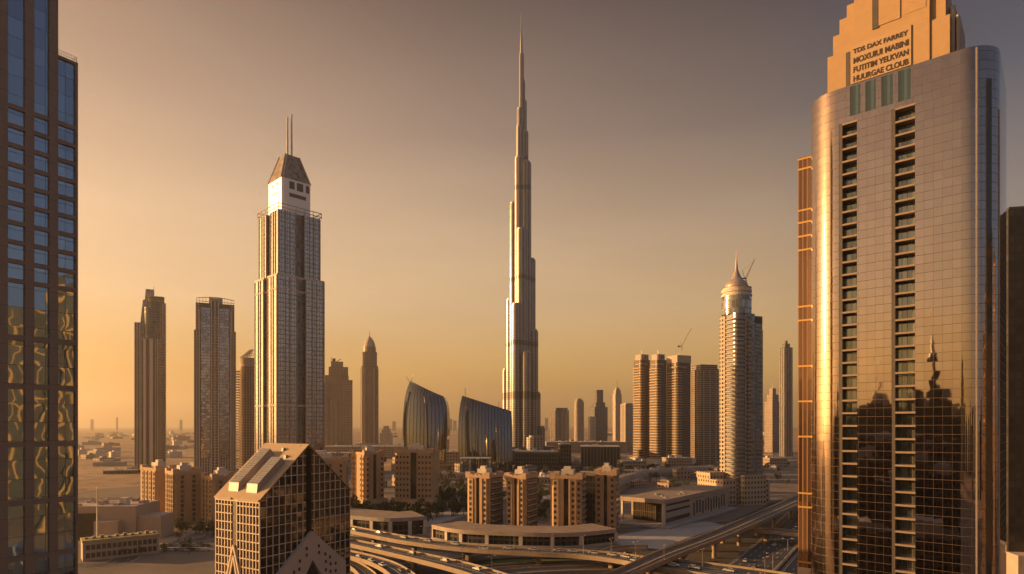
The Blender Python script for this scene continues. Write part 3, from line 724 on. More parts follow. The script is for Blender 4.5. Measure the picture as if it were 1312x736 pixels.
# ------------------------------------------------------------------ the supertall
def supertall():
    d = 1150.0; k = d / F; cx = xat(668, d)
    t = thing('supertall_tower', 'slender stepped supertall skyscraper with needle spire, tallest of all', 'skyscraper', (cx, d, 0))
    mech = [(zat(y1, d), zat(y0, d)) for y0, y1 in ((203, 207), (242, 248), (357, 362), (439, 445), (503, 512))]
    fm = facade('steel_curtain', (.34, .315, .30), (.13, .13, .14), 4.2, 6.6, (.34, .97), (.16, .97), gmetal=.65, grough=.24, wrough=.4, wmetal=.5, tilt=.006, var=.2, mech=mech)
    cap = M['steel']
    lobes = [  # left px, right px, top row, depth offset (m), part
        (665.3, 671.2, 70, 0), (667, 672.8, 104, 2), (667.5, 675, 130, 3), (662, 671, 142, -2), (661, 670.5, 166, -5), (668, 677, 172, -3),
        (659, 671.5, 207, -9), (667, 680.5, 213, -8), (652.6, 664, 263, -2), (672, 686.4, 333, 4), (648, 661, 384, 6), (676, 689.6, 425, -1),
        (661, 675, 300, -17), (643, 655, 474, 12), (681, 693, 504, 8), (655, 668, 395, -22), (668, 680, 455, -25), (686, 698.7, 548, 3), (672, 697, 560, -24)]
    for (a, b, y, off) in lobes:
        mb = MB(); r_ = (b - a)/2*k; x = ((a + b)/2 - 668)*k; zt = zat(y, d)
        mb.prism(circ(x, off*k*.9, r_, n=20), 0, zt, 0, cap=1, smooth=True)
        mb.prism(circ(x, off*k*.9, r_*.82, n=16), zt, zt + 3.2, 1, cap=1, smooth=True)
        mb.build('setback_tube', [fm, cap], t)
    sp = MB(); sp.lathe(0, 0, [(2.6, zat(75, d)), (2.2, zat(55, d)), (1.7, zat(42, d)), (1.0, zat(41.5, d)), (.75, zat(28, d)), (.35, zat(17.5, d))], 10); sp.build('spire', M['steel'], t)
    pd = MB(); pd.prism(rrect(-75, -40, 60, 40, 20), 0, 26, 0, cap=1); pd.build('podium', [facade('podium_glass', (.12, .10, .085), (.06, .06, .06), 4.5, 5, gmetal=.3, tilt=.02), M['roofgrey']], t)
supertall()

# ------------------------------------------------------------------ tall tower left of centre
def slabs(t, poly, z0, z1, step, thick, mat):
    """one balcony slab per floor, each a part of its own"""
    me = MB().prism(poly, 0, thick, 0, bottom=True).mesh('balcony_slab', [mat]); z = z0; k = 0
    while z < z1 - thick and k < 100: inst('balcony_slab', me, t, (0, 0, z)); z += step; k += 1
def boxes(name, mat, t, lst):
    for q in lst: MB().box(*q).build(name, mat, t)

def crowned_tower():
    d = 520.0; k = d / F; cx = xat(371, d)
    t = thing('crowned_tower', 'tall gold-lit tower with white crown, pyramid roof and twin masts', 'skyscraper', (cx, d, 0), R(46))
    f1 = facade('gold_curtain', (.22, .195, .18), (.50, .46, .44), 3.6, 2.4, (.12, .95), (.14, .97), gmetal=.97, grough=.1, wrough=.5, tilt=.0015, wave=.006, var=.10)
    a = 20.3
    z1, z2, z3 = zat(361, d), zat(281, d), zat(270, d)
    def plus(h, n):      # square with a notch in the middle of each face
        P = []
        for q in range(4):
            ang = q * 90
            for (x, y) in ((-h, -h), (-n, -h), (-n, -h + 2.2), (n, -h + 2.2), (n, -h), ):
                c, s = math.cos(R(ang)), math.sin(R(ang)); P.append((x*c - y*s, x*s + y*c))
        return P
    m1 = ([0, 1, 1, 1, 0]) * 4
    dk = facade('notch_glass', (.16, .14, .13), (.16, .16, .16), 3.6, 1.4, (.1, .95), (.1, .97), gmetal=.5, grough=.15, tilt=.01)
    b = MB(); b.prism(plus(a, 3.4), 0, z1, m1, cap=2); b.build('lower_shaft', [f1, dk, M['concrete']], t)
    b = MB(); b.prism(plus(a - 2.4, 3.4), z1, z2, m1, cap=2); b.build('upper_shaft', [f1, dk, M['concrete']], t)
    for z in (z1, zat(378, d), zat(520, d)): MB().prism(plus(a + .25, 3.25), z - 1.2, z + .3, 0, bottom=True).build('stone_band', M['pale'], t)
    for q in range(4):
        c_, s_ = math.cos(R(90*q)), math.sin(R(90*q))
        for h, z_0, z_1 in ((a, 0, z1 - 1.3), (a - 2.4, z1 + .4, z2 - .2)):
            for x in (-h + .5, -(h + 3.4)/2 - 1.6, -(h + 3.4)/2 + 2.2, -3.9, 3.9, (h + 3.4)/2 - 2.2, (h + 3.4)/2 + 1.6, h - .5):
                mb = MB(); mb.prism([((xx*c_ - yy*s_), (xx*s_ + yy*c_)) for xx, yy in ((x - .32, -h - .55), (x + .32, -h - .55), (x + .32, -h - .003), (x - .32, -h - .003))], z_0, z_1, 0); mb.build('pale_rib', M['concrete'], t)
    # open roof frame
    fr = MB(); h = a - 1.6
    for s in range(4):
        c, sn = math.cos(R(90*s)), math.sin(R(90*s))
        for zz in (z2 + 1.5, z2 + 4.5): fr.bar((-h*c + h*sn, -h*sn - h*c, zz), (h*c + h*sn, h*sn - h*c, zz), .35)
        for x in (-h, -h*.6, -h*.2, h*.2, h*.6): fr.bar((x*c + h*sn, x*sn - h*c, z2), (x*c + h*sn, x*sn - h*c, z2 + 4.5), .3)
    fr.build('roof_frame', M['stone'], t)
    # white octagonal crown
    oc = lambda h, ch: [(-h + ch, -h), (h - ch, -h), (h, -h + ch), (h, h - ch), (h - ch, h), (-h + ch, h), (-h, h - ch), (-h, -h + ch)]
    z4, z5 = zat(237, d), zat(203, d)
    wc = plain('white_cladding', (.80, .77, .73), .33, .25, var=.06)
    b = MB(); b.prism(oc(12.6, 1.2), z2 - 1, z4, 0); b.build('crown', wc, t)
    for (x0, x1, zc, hh) in ((-6.5, -2, z4 - 5, 6), (0, 5.5, z4 - 5, 6.5), (8, 11, z4 - 5, 6), (-6.5, 8, z4 - 13, 3)):
        MB().box(x0, x1, -12.72, -12.2, zc - hh/2, zc + hh/2).build('crown_opening', M['darksteel'], t)
    for (y0, y1, zc, hh) in ((-6, -2.5, z4 - 4, 2), (2, 5.5, z4 - 4, 2), (-6, 6, z4 - 11, 1.2)):
        MB().box(-12.72, -12.2, y0, y1, zc - hh/2, zc + hh/2).build('crown_opening', M['darksteel'], t)
    pr = MB(); pr.prism(oc(12.9, 1.3), z4, z5, 0, top=oc(6.2, 1.0)); pr.build('pyramid_roof', facade('roof_panels', (.28, .23, .19), (.22, .18, .15), 3.0, 3.2, (.06, .94), (.05, .95), gmetal=.4, grough=.4, tilt=.01), t)
    rb = MB()
    for p0, p1 in zip(oc(13.0, 1.3), oc(6.3, 1.0)): rb.bar((*p0, z4), (*p1, z5 + .5), .35)
    rb.build('roof_ribs', M['pale'], t)
    off = Vector((math.cos(R(-45)), math.sin(R(-45))))
    for s, y in ((-1.7, 151), (1.7, 147)):
        p = off * s
        mb = MB(); zt = zat(y, d); mb.lathe(p.x, p.y, [(.85, z5 - 1), (.75, z5 + 18), (.6, zt - 2), (.8, zt - 1.6), (.55, zt)], 8); mb.build('mast', M['pale'], t)
    MB().box(-28, 28, -28, 28, 0, 14).build('podium', M['concrete'], t)
crowned_tower()

# ------------------------------------------------------------------ hotel tower with a dome (right of centre)
def domed_tower():
    d = 520.0; k = d / F
    t = thing('domed_tower', 'tall tower topped by a small ribbed dome and needle, right of centre', 'skyscraper', (xat(945, d), d, 0), R(20))
    fb = facade('grey_curtain', (.30, .275, .26), (.22, .235, .26), 3.5, 2.2, (.1, .93), (.2, .95), gmetal=.6, grough=.15, tilt=.015, var=.35)
    fs = facade('tower_flats', (.42, .35, .28), (.06, .055, .05), 3.5, 3.6, (.2, .8), (.3, .85), gmetal=.3, grough=.12, tilt=.02)
    zt = zat(404, d)
    a = 9.8
    b = MB(); b.prism(rrect(-a, -a, a, a, (3, 1, 1, 1), 4), 0, zt, 0, cap=1); b.build('shaft', [fb, M['concrete']], t)
    boxes('stone_pier', fs, t, [(-1.2, .4, -a - .9, -a - .003, 0, zt + 1), (2.2, 4.6, -a - .9, -a - .003, 0, zt - 8), (-a - .9, -a - .003, 2.5, 9.4, 0, zt - 1)])
    # curved balconies on the sunny corner and along the side
    slabs(t, rrect(-a - 1.5, -a - 1.5, -1.6, a*.2, (4.5, .4, .4, 1), 5), 22, zt - 3, 3.5, 1.2, M['concrete'])
    # rear wings
    w1z, w2z = zat(405, d), zat(421, d)
    b = MB(); b.box(a + .01, a + 11.5, -5.0, 16, 0, w1z, 0, 1); b.box(a + 11.51, a + 16.5, 0, 18, 0, w2z, 0, 1); b.build('rear_wing', [fb, M['concrete']], t)
    slabs(t, rrect(a + 3.2, -6.2, a + 9.8, 1, .8, 2), 10, w1z - 8, 3.5, 1.0, M['concrete'])
    MB().box(a + .2, a + 11.3, -5.3, -4.9, w1z - 6, w1z - 1).build('plant_screen', M['darksteel'], t)
    # drum and dome
    r0 = 11.9; cx_, cy_ = -.3, 1.0
    b = MB(); b.prism(circ(cx_, cy_, r0, n=32), zt, zat(381, d), 0, cap=1, smooth=True); b.build('drum', [facade('drum_glass', (.26, .22, .19), (.30, .31, .32), 7, 2.6, (.06, .94), (.06, .94), gmetal=.8, grough=.12, tilt=.012), M['concrete']], t)
    b = MB(); b.lathe(cx_, cy_, [(r0 + .4, zat(381, d)), (r0 + .4, zat(378.5, d)), (r0 - .7, zat(378.3, d)), (r0 - .7, zat(376, d)), (r0 + .2, zat(375.8, d)), (r0 + .2, zat(372, d)), (r0 - .8, zat(371.5, d)), (r0 - .8, zat(370, d)), (r0 + .1, zat(369.6, d))], 32, smooth=False); b.build('cornice', M['pale'], t)
    cop = plain('copper_dome', (.40, .32, .27), .42, .4, var=.15)
    prof = [(9.3, 369.5), (9.3, 367), (8.9, 365), (8.1, 362.5), (6.6, 360.4), (5.0, 358.6), (3.9, 356), (3.1, 352.6), (2.1, 349), (1.3, 345.5), (.8, 337), (.42, 331), (.15, 321)]
    b = MB(); b.lathe(cx_, cy_, [(r_, zat(y, d)) for r_, y in prof], 28); b.build('dome', cop, t)
    # podium
    b = MB(); b.box(-22, 14, -9, 24, 0, 21, 0, 1); b.box(-6, 16.5, -15, -9.01, 0, 24.5, 0, 1); b.box(-26, -10, 2, 20, 21, 26, 0, 1); b.box(16.6, 27, -7, 12, 0, 19, 0, 1)
    b.build('podium', [facade('podium_stone', (.52, .40, .29), (.05, .045, .04), 4, 3.2, (.25, .7), (.35, .8), gmetal=.2, tilt=.02), M['roofgrey']], t)
    return t
domed_tower()

# ------------------------------------------------------------------ cranes
def crane(px, py, d, mast_h, jib, ang, tilt, label, rz=0.0):
    t = thing('tower_crane', label, 'crane', (xat(px, d), d + 2, zat(py, d)), rz)
    m = MB(); r = .55
    for (x, y) in ((-r, -r), (r, -r), (r, r), (-r, r)): m.bar((x, y, 0), (x, y, mast_h), .13)
    for i in range(int(mast_h // 2)): m.bar((-r, -r, i*2), (r, -r, i*2 + 2), .08); m.bar((-r, r, i*2 + 2), (r, r, i*2), .08)
    m.build('mast', M['crane'], t)
    j = MB(); e = Vector((math.cos(R(tilt))*jib, 0, math.sin(R(tilt))*jib)); b0 = Vector((0, 0, mast_h))
    for o in ((0, -.5, 0), (0, .5, 0), (-.6, 0, 1.0)): j.bar(b0 + Vector(o), b0 + e + Vector(o)*.3, .16)
    n = int(jib // 2.5)
    for i in range(n):
        p = b0 + e*(i/n); q = b0 + e*((i + .5)/n); j.bar(p + Vector((0, -.5, 0)), q + Vector((-.5, 0, .9)), .08); j.bar(q + Vector((-.5, 0, .9)), b0 + e*((i + 1)/n) + Vector((0, .5, 0)), .08)
    j.build('jib', M['crane'], t)
    c = MB(); c.box(-6, 0, -.8, .8, mast_h, mast_h + .8); c.box(-6.5, -4, -1, 1, mast_h - 1.2, mast_h + 1.6); c.bar((-1, 0, mast_h), (-3, 0, mast_h + 7), .2); c.build('counterweight', M['darksteel'], t)
    s = MB(); s.bar((-3, 0, mast_h + 7), b0 + e*.9, .07); s.bar((-3, 0, mast_h + 7), (-5.5, 0, mast_h + 1), .07); s.build('cable', M['darksteel'], t)
crane(957, 363, 522, 4, 18, 0, 66, 'thin luffing crane beside the small ribbed dome')

# ------------------------------------------------------------------ the two towers on the far left
def wedge_tower():
    d = 867.0; k = d/F; X = lambda px: (px - 192)*k; Z = lambda py: zat(py, d)
    t = thing('wedge_tower', 'leftmost slim grey tower with a slanted wedge-shaped top', 'skyscraper', (xat(192, d), d, 0), R(28)); t.scale = (.88, .88, 1)
    fl = facade('violet_flats', (.46, .385, .345), (.07, .07, .075), 3.5, 3.6, (.28, .8), (.14, .96), gmetal=.45, grough=.15, tilt=.02)
    st = facade('rib_panels', (.48, .41, .37), (.30, .27, .26), 3.5, 4.5, (.1, .9), (.04, .96), gmetal=.3, grough=.35, tilt=.01)
    b = MB(); b.box(X(172.5), X(180), 2, 34, 0, Z(414), 0, 1); b.build('side_wing', [fl, M['concrete']], t)
    f = MB(); out_ = [(179, 700), (197, 700), (197, 370), (186.5, 370), (185.5, 384), (183, 384), (180, 412)]
    pr = [(X(px), Z(py) if py < 700 else 0) for px, py in out_]
    for y, rev in ((6, 0), (26, 1)): q = [(x, y, z) for x, z in pr]; f.face(q if not rev else q[::-1], [(x, z) for x, z in pr] if not rev else None)
    for i in range(len(pr)):
        a, c = pr[i], pr[(i+1) % len(pr)]; f.face([(a[0], 6, a[1]), (a[0], 26, a[1]), (c[0], 26, c[1]), (c[0], 6, c[1])], [(6, a[1]), (26, a[1]), (26, c[1]), (6, c[1])])
    f.build('wedge_slab', st, t)
    b = MB(); b.prism(rrect(X(180), -6, X(209), 30, (9, 9, 3, 3), 5), 0, Z(434), 0, cap=1); b.build('shaft', [fl, M['concrete']], t)
    gl = facade('upper_glass', (.16, .14, .13), (.10, .10, .11), 3.5, 2.4, (.05, .95), (.06, .96), gmetal=.7, grough=.1, tilt=.01)
    b = MB(); b.prism(rrect(X(185), -3, X(208), 28, (8, 8, 2, 2), 5), Z(434), Z(394), 0, cap=1); b.prism(rrect(X(189), -1, X(209), 26, (8, 8, 2, 2), 5), Z(394), Z(383), 0, cap=1); b.build('glass_crown', [gl, M['concrete']], t)
    b = MB(); b.box(X(205), X(212.3), 2, 28, 0, Z(387), 0, 1); b.build('side_wing', [fl, M['concrete']], t)
    slabs(t, rrect(X(198), -8, X(210.5), 12, (3, 4, 1, 1), 4), 10, Z(436), 3.5, 1.1, M['concrete'])
    slabs(t, rrect(X(190), -3, X(210.5), 12, (3, 4, 1, 1), 4), Z(386), Z(379), 3, 1.0, M['concrete'])
    for px0 in (184.0, 192.5):
        MB().box(X(px0), X(px0 + 3.2), -7.3, -3, 0, Z(434) - 1).build('stone_pier', M['pale'], t)
    boxes('dark_recess', M['darkglass'], t, [(X(a_), X(a_ + 1.8), -6.9, -3, 0, Z(434) - 2) for a_ in (182.0, 188.4, 196.6)])
    MB().bar((X(196.5), 16, Z(372)), (X(196.5), 16, Z(364)), .35).build('antenna', M['steel'], t)
wedge_tower()

def slab_tower():
    d = 776.0; k = d/F; X = lambda px: (px - 275.5)*k; Z = lambda py: zat(py, d)
    t = thing('slab_tower', 'broad grey tower with paired glass strips beside the slim wedge tower', 'skyscraper', (xat(275.5, d), d, 0), R(24)); t.scale = (.91, .91, 1)
    fl = facade('mauve_flats', (.42, .35, .315), (.06, .06, .065), 3.5, 3.2, (.3, .8), (.14, .96), gmetal=.4, grough=.15, tilt=.02)
    gl = facade('blue_grey_glass', (.16, .155, .155), (.34, .37, .42), 3.5, 1.8, (.05, .95), (.1, .96), gmetal=.8, grough=.12, tilt=.008)
    b = MB(); b.box(X(249), X(302.5), 0, 34, 0, Z(424), 0, 1); b.box(X(251), X(300.5), 1.5, 32, Z(424), Z(389), 0, 1); b.build('shaft', [fl, M['concrete']], t)
    for a, c in ((258, 269.5), (281, 293.5)):
        b = MB(); b.box(X(a), X(c), -1.3, -.01, 24, Z(395)); b.build('glass_strip', gl, t)
        b = MB(); b.box(X(a) - 1, X(c) + 1, -1.5, -.01, Z(395) + .01, Z(390)); b.build('dark_spandrel', M['darksteel'], t)
    MB().box(X(270.3), X(280.2), -.6, -.01, 0, Z(386)).build('dark_recess', M['darkglass'], t)
    for a in (270.3, 274.8, 279.3, 255, 295.5):
        MB().box(X(a), X(a + 1.2), -2.0, -.02, 0, Z(386 if 260 < a < 290 else 398)).build('stone_rib', M['pale'], t)
    for a, c in ((271.6, 274.6), (276.2, 279.2)):
        slabs(t, [(X(a), -1.7), (X(c), -1.7), (X(c), -.62), (X(a), -.62)], 12, Z(404), 3.5, 1.1, M['concrete'])
    for a, c in ((250, 254.5), (297.5, 302.3)):
        slabs(t, [(X(a), -1.5), (X(c), -1.5), (X(c), -.01), (X(a), -.01)], 12, Z(430), 3.5, 1.2, M['concrete'])
    r = MB()
    for px in range(252, 301, 4):
        h = Z(383 - 2.5*math.sin((px - 252)/48*math.pi)); r.bar((X(px), 2, Z(389)), (X(px), 2, h), .3)
    for px in range(252, 297, 4):
        z0 = Z(383.5 - 2.5*math.sin((px - 252)/48*math.pi)); z1 = Z(383.5 - 2.5*math.sin((px - 248)/48*math.pi)); r.bar((X(px), 2, z0), (X(px + 4), 2, z1), .5); r.bar((X(px), 2, Z(387)), (X(px + 4), 2, Z(387)), .4)
    r.box(X(268), X(285), 6, 20, Z(389), Z(381)); r.build('roof_frame', M['concrete'], t)
slab_tower()

def truss_tower():
    d = 830.0; k = d/F; X = lambda px: (px - 326)*k; Z = lambda py: zat(py, d)
    t = thing('round_tower', 'ribbed brown tower with trussed roof half hidden by the crowned tower', 'skyscraper', (xat(326, d), d, 0), R(20)); t.scale = (.93, .93, 1)
    fl = facade('brown_ribs', (.36, .26, .19), (.08, .07, .065), 3.5, 3.6, (.3, .85), (.15, .92), gmetal=.4, grough=.2, tilt=.02)
    b = MB(); b.prism(rrect(X(305), 0, X(347), 40, 12, 6), 0, Z(470), 0, cap=1); b.build('shaft', [fl, M['concrete']], t)
    b = MB(); b.prism(rrect(X(307), 2, X(345), 38, 11, 6), Z(470), Z(459), 0, top=rrect(X(306), 1, X(346), 39, 11, 6)); b.build('cornice', M['stone'], t)
    r = MB(); c = (X(326), 20); P = rrect(X(306), 1, X(346), 39, 11, 5); n = len(P)
    for i in range(0, n, 1):
        q = (c[0] + (P[i][0] - c[0])*.35, c[1] + (P[i][1] - c[1])*.35); r.bar((*P[i], Z(459)), (*q, Z(447)), .45)
        j = (i + 1) % n; r.bar((*P[i], Z(459)), (*P[j], Z(459)), .4)
        m0 = [(P[i][x] + q[x])/2 for x in (0, 1)]; q2 = (c[0] + (P[j][0] - c[0])*.35, c[1] + (P[j][1] - c[1])*.35); m1 = [(P[j][x] + q2[x])/2 for x in (0, 1)]
        r.bar((*m0, Z(453)), (*m1, Z(453)), .4); r.bar((*q, Z(447)), (*q2, Z(447)), .4)
    r.build('roof_truss', M['stone'], t)
    slabs(t, rrect(X(301.5), 6, X(306), 24, .8, 2), 10, Z(473), 3.5, 1.2, M['pale'])
truss_tower()

# ------------------------------------------------------------------ mid distance towers behind
def stepped_block():
    d = 1300.0; k = d/F; X = lambda px: (px - 432)*k; Z = lambda py: zat(py, d)
    t = thing('stepped_tower', 'broad sand-coloured tower with stepped top right of the crowned tower', 'skyscraper', (xat(432, d), d, 0), R(17)); t.scale = (.95, .95, 1)
    fl = facade('sand_flats', (.42, .30, .20), (.10, .085, .07), 3.6, 3.2, (.25, .75), (.25, .85), gmetal=.3, grough=.2, tilt=.02)
    for (a, b_, y0, y1, py, n) in ((413.5, 449, 0, 40, 500, 'lower_block'), (416, 447, 3, 38, 481, 'middle_block'), (421, 446.5, 5, 36, 470, 'upper_block'), (424, 440, 8, 30, 463, 'top_block'), (411, 420, -3, 20, 490, 'corner_wing'), (438, 452, -4, 20, 487, 'corner_wing')):
        b = MB(); b.box(X(a), X(b_), y0, y1, 0, Z(py), 0, 1); b.build(n, [fl, M['stone']], t)
    boxes('stone_rib', M['stone'], t, [(X(px), X(px + 1.6), -1.2, -.01, 0, Z(512 if px < 440 else 505)) for px in (418, 424, 430, 436, 442)])
    r = MB(); r.box(X(426), X(430), 10, 16, Z(463), Z(459)); r.bar((X(431), 12, Z(463)), (X(437), 12, Z(459.5)), .8); r.bar((X(424.5), 12, Z(463)), (X(424.5), 12, Z(458)), .7); r.build('roof_plant', M['darksteel'], t)
stepped_block()

def dome_needle():
    d = 1500.0; k = d/F; X = lambda px: (px - 473.5)*k; Z = lambda py: zat(py, d)
    t = thing('needle_tower', 'slim grey tower with pointed ribbed dome and needle left of the glass pair', 'skyscraper', (xat(473.5, d), d, 0), R(12))
    fl = facade('grey_ribs', (.30, .235, .19), (.12, .105, .095), 3.8, 3.0, (.3, .8), (.1, .95), gmetal=.5, grough=.2, tilt=.01)
    ch = lambda h: rrect(-h, -h, h, h, h*.35, 2)
    b = MB(); b.prism(ch(10.8*k), 0, Z(470), 0, cap=1); b.prism(ch(9.4*k), Z(470), Z(452), 0, cap=1); b.build('shaft', [fl, M['stone']], t)
    b = MB(); b.prism(circ(0, 0, 8*k, n=16), Z(452), Z(445), 0, cap=1); b.build('drum', [fl, M['stone']], t)
    b = MB(); b.lathe(0, 0, [(7.4*k, Z(445)), (6.8*k, Z(441)), (5.2*k, Z(437)), (3.2*k, Z(434)), (1.2*k, Z(432)), (.5*k, Z(430)), (.25*k, Z(424))], 16, smooth=False); b.build('dome', M['stone'], t)
    b = MB()
    for a in range(4):
        for s in (-.55, .55):
            c, sn = math.cos(R(90*a)), math.sin(R(90*a)); h = 10.8*k; x0 = s*h
            b.prism([((x0 - 1.2)*c + (h + .8)*sn, (x0 - 1.2)*sn - (h + .8)*c), ((x0 + 1.2)*c + (h + .8)*sn, (x0 + 1.2)*sn - (h + .8)*c), ((x0 + 1.2)*c + (h - .5)*sn, (x0 + 1.2)*sn - (h - .5)*c), ((x0 - 1.2)*c + (h - .5)*sn, (x0 - 1.2)*sn - (h - .5)*c)], 0, Z(473))
    b.build('stone_rib', M['stone'], t)
    MB().box(-16*k, 14*k, -14*k, 12*k, 0, 22).build('podium', M['stone'], t)
dome_needle()

def glass_pair(name, label, d, left, topl, topr, right, mast, rz):
    """curved sides (px,row) from the bottom up, sloping top between topl and topr; plan bows outwards"""
    k = d/F; cx = (topl[0] + topr[0])/2
    t = thing(name, label, 'tower', (xat(cx, d), d, 0), R(rz))
    gl = facade('striped_glass', (.07, .068, .07), (.20, .21, .23), 4.0, 4.2, (.2, 1.01), (-1, 2), gmetal=.94, grough=.03, wrough=.4, wmetal=.4, tilt=.0004, wave=.0008, var=.03)
    def side(pts, z):
        P = [((px - cx)*k, 0 if py > 598 else zat(py, d)) for px, py in pts]
        for a, b in zip(P, P[1:]):
            if a[1] <= z <= b[1]: return a[0] + (b[0] - a[0])*(z - a[1])/(b[1] - a[1] or 1)
        return P[-1][0]
    zl, zr = zat(topl[1], d), zat(topr[1], d)
    NZ, NX = 24, 16; L = crom([(*p,) for p in left + [topl]], 6); Rr = crom([(*p,) for p in right + [topr]], 6)
    mb = MB(); G = []
    for face_s in (0, 1):
        g_ = []
        for i in range(NZ + 1):
            row = []
            for j in range(NX + 1):
                s = j/NX; ztop = zl + (zr - zl)*s; z = ztop*i/NZ
                x0 = side(L, min(z, zl)); x1 = side(Rr, min(z, zr)); x = x0 + (x1 - x0)*s
                bow = 7*(1 - (2*s - 1)**2)
                y = -bow + 10*(i/NZ)**2.2 if face_s == 0 else 26 + bow*.3
                row.append((x, y, z))
            g_.append(row)
        G.append(g_)
    wd = (topr[0] - topl[0])*k
    for i in range(NZ):
        for j in range(NX):
            a, b, c, e = G[0][i][j], G[0][i][j+1], G[0][i+1][j+1], G[0][i+1][j]
            u0, u1 = j/NX*wd, (j+1)/NX*wd
            mb.face([a, b, c, e], [(u0, a[2]), (u1, b[2]), (u1, c[2]), (u0, e[2])], 0, True)
            a, b, c, e = G[1][i][j+1], G[1][i][j], G[1][i+1][j], G[1][i+1][j+1]
            mb.face([a, b, c, e], [(u1, a[2]), (u0, b[2]), (u0, c[2]), (u1, e[2])], 0, True)
        for j, fl in ((0, 0), (NX, 1)):
            q = [G[1][i][j], G[0][i][j], G[0][i+1][j], G[1][i+1][j]]
            uv = [(26, q[0][2]), (0, q[1][2]), (0, q[2][2]), (26, q[3][2])]
            mb.face(q if not fl else q[::-1], uv if not fl else uv[::-1], 0)
    for j in range(NX): mb.face([G[0][NZ][j], G[0][NZ][j+1], G[1][NZ][j+1], G[1][NZ][j]], None, 1)
    o = mb.build('glass_skin', [gl, M['steel']], t)
    bm = bmesh.new(); bm.from_mesh(o.data); bmesh.ops.remove_doubles(bm, verts=bm.verts, dist=.01); bm.to_mesh(o.data); bm.free()
    try: o.data.set_sharp_from_angle(angle=R(40))
    except Exception: pass
    rim = MB(); P = [G[0][NZ][j] for j in range(NX + 1)]
    for a, b in zip(P, P[1:]): rim.bar(Vector(a) + Vector((0, -.2, .3)), Vector(b) + Vector((0, -.2, .3)), .6)
    rim.build('roof_rim', M['darksteel'], t)
    for (a, b) in mast:
        m = MB(); m.bar(((a[0] - cx)*k, 17, zat(a[1], d)), ((b[0] - cx)*k, 17, zat(b[1], d)), .4, n=5); m.build('roof_mast', M['steel'], t)
    return t
glass_pair('curved_glass_tower', 'left of two curved dark glass towers with sloping tops', 930, [(517, 620), (515.5, 575), (515, 545), (516, 520), (518.5, 502)], (523, 487.5), (567, 508.5), [(570, 620), (572, 575), (573, 548), (572, 525), (570, 515)],
           [((522, 490), (516.5, 481)), ((522.5, 490), (526, 479.5))], -4)
glass_pair('curved_glass_tower', 'right and broader of two curved dark glass towers with sloping tops', 880, [(588.5, 620), (587.5, 575), (587.5, 555), (588, 535), (590, 518)], (592.5, 507.5), (656, 527.5), [(656.5, 620), (657, 575), (657.2, 560), (657, 545), (656.8, 535)],
           [((596.5, 509), (596.5, 497)), ((640.5, 523), (640.5, 515))], 6)
# entrance canopy and low wings beside the pair
c = thing('entrance_canopy', 'flat white canopy on columns in front of the broader glass tower', 'canopy', (xat(608, 850), 850, 0))
MB().box(-20, 22, -6, 10, 19.6, 21).build('roof', M['white'], c); 
for x in (-18, -6, 6, 20): MB().box(x - .6, x + .6, -5, -3.8, 0, 19.6).build('column', M['pale'], c)

# ------------------------------------------------------------------ small towers right of the supertall
def simple_tower(name, label, px0, px1, py, d, mat, rz=0, steps=(), mast=None, dp=None, group=None, rnd=0.0, rib=0, cat='tower'):
    k = d/F; wd = (px1 - px0)*k; cx = (px0 + px1)/2; dp = dp or wd
    sc = 1.0/(abs(math.cos(R(rz))) + abs(math.sin(R(rz)))*dp/wd); wd *= sc; dp *= sc
    t = thing(name, label, cat, (xat(cx, d), d, 0), R(rz), group)
    b = MB(); b.prism(rrect(-wd/2, -dp/2, wd/2, dp/2, rnd*wd, 4), 0, zat(py, d), 0, cap=1); b.build('shaft', [mat, M['concrete']], t)
    z = zat(py, d)
    for (f, py2) in steps:
        b = MB(); b.prism(rrect(-wd/2*f, -dp/2*f, wd/2*f, dp/2*f, rnd*wd*f, 4), z, zat(py2, d), 0, cap=1); b.build('setback', [mat, M['concrete']], t); z = zat(py2, d)
    if mast: MB().bar((0, 0, z), (0, 0, zat(mast, d)), .7, n=6).build('mast', M['steel'], t)
    if rib:
        for i in range(rib):
            x = -wd/2 + wd*(i + .5)/rib; y = -dp/2 + dp*(i + .5)/rib
            boxes('stone_rib', M['stone'], t, [(x - .7, x + .7, -dp/2 - .8, -dp/2 - .01, 0, zat(py, d) - 2), (-wd/2 - .8, -wd/2 - .01, y - .7, y + .7, 0, zat(py, d) - 2)])
    return t
fA = facade('sandy_flats', (.38, .31, .26), (.09, .08, .072), 3.6, 3.0, (.2, .8), (.25, .88), gmetal=.35, grough=.2, tilt=.02)
fB = facade('blue_tower', (.20, .18, .17), (.16, .165, .175), 3.8, 2.4, (.08, .94), (.12, .95), gmetal=.7, grough=.15, tilt=.012)
fC = facade('pale_tower', (.50, .43, .36), (.14, .12, .105), 3.6, 3.6, (.3, .8), (.2, .9), gmetal=.4, grough=.2, tilt=.02)
simple_tower('office_tower', 'short dark tower nearest the supertall on its right', 705, 728.5, 526, 1650, fB, 18, [(.86, 523)], rib=3)
simple_tower('round_tower', 'narrow brown tower with rounded top between two broader towers', 735, 748.5, 515, 1900, fA, 10, [(.8, 512.5), (.5, 511)], rnd=.3)
simple_tower('stepped_tower', 'grey tower with a tall stepped core beside the narrow brown tower', 757, 777.5, 522, 1700, fB, 12, [(.72, 516), (.5, 500)])
simple_tower('low_tower', 'low sandy tower at the foot of the stepped grey tower', 754, 763, 534, 1660, fC, 12)
simple_tower('masted_tower', 'slender pale tower with thin mast on the skyline', 785.5, 796, 505, 2100, fC, 15, [(.8, 500), (.5, 497)], mast=487)
simple_tower('pair_tower', 'pale ribbed tower directly left of the twin balconied towers', 795.5, 812.5, 518, 1500, fC, 20, [(.7, 517)], rib=4)
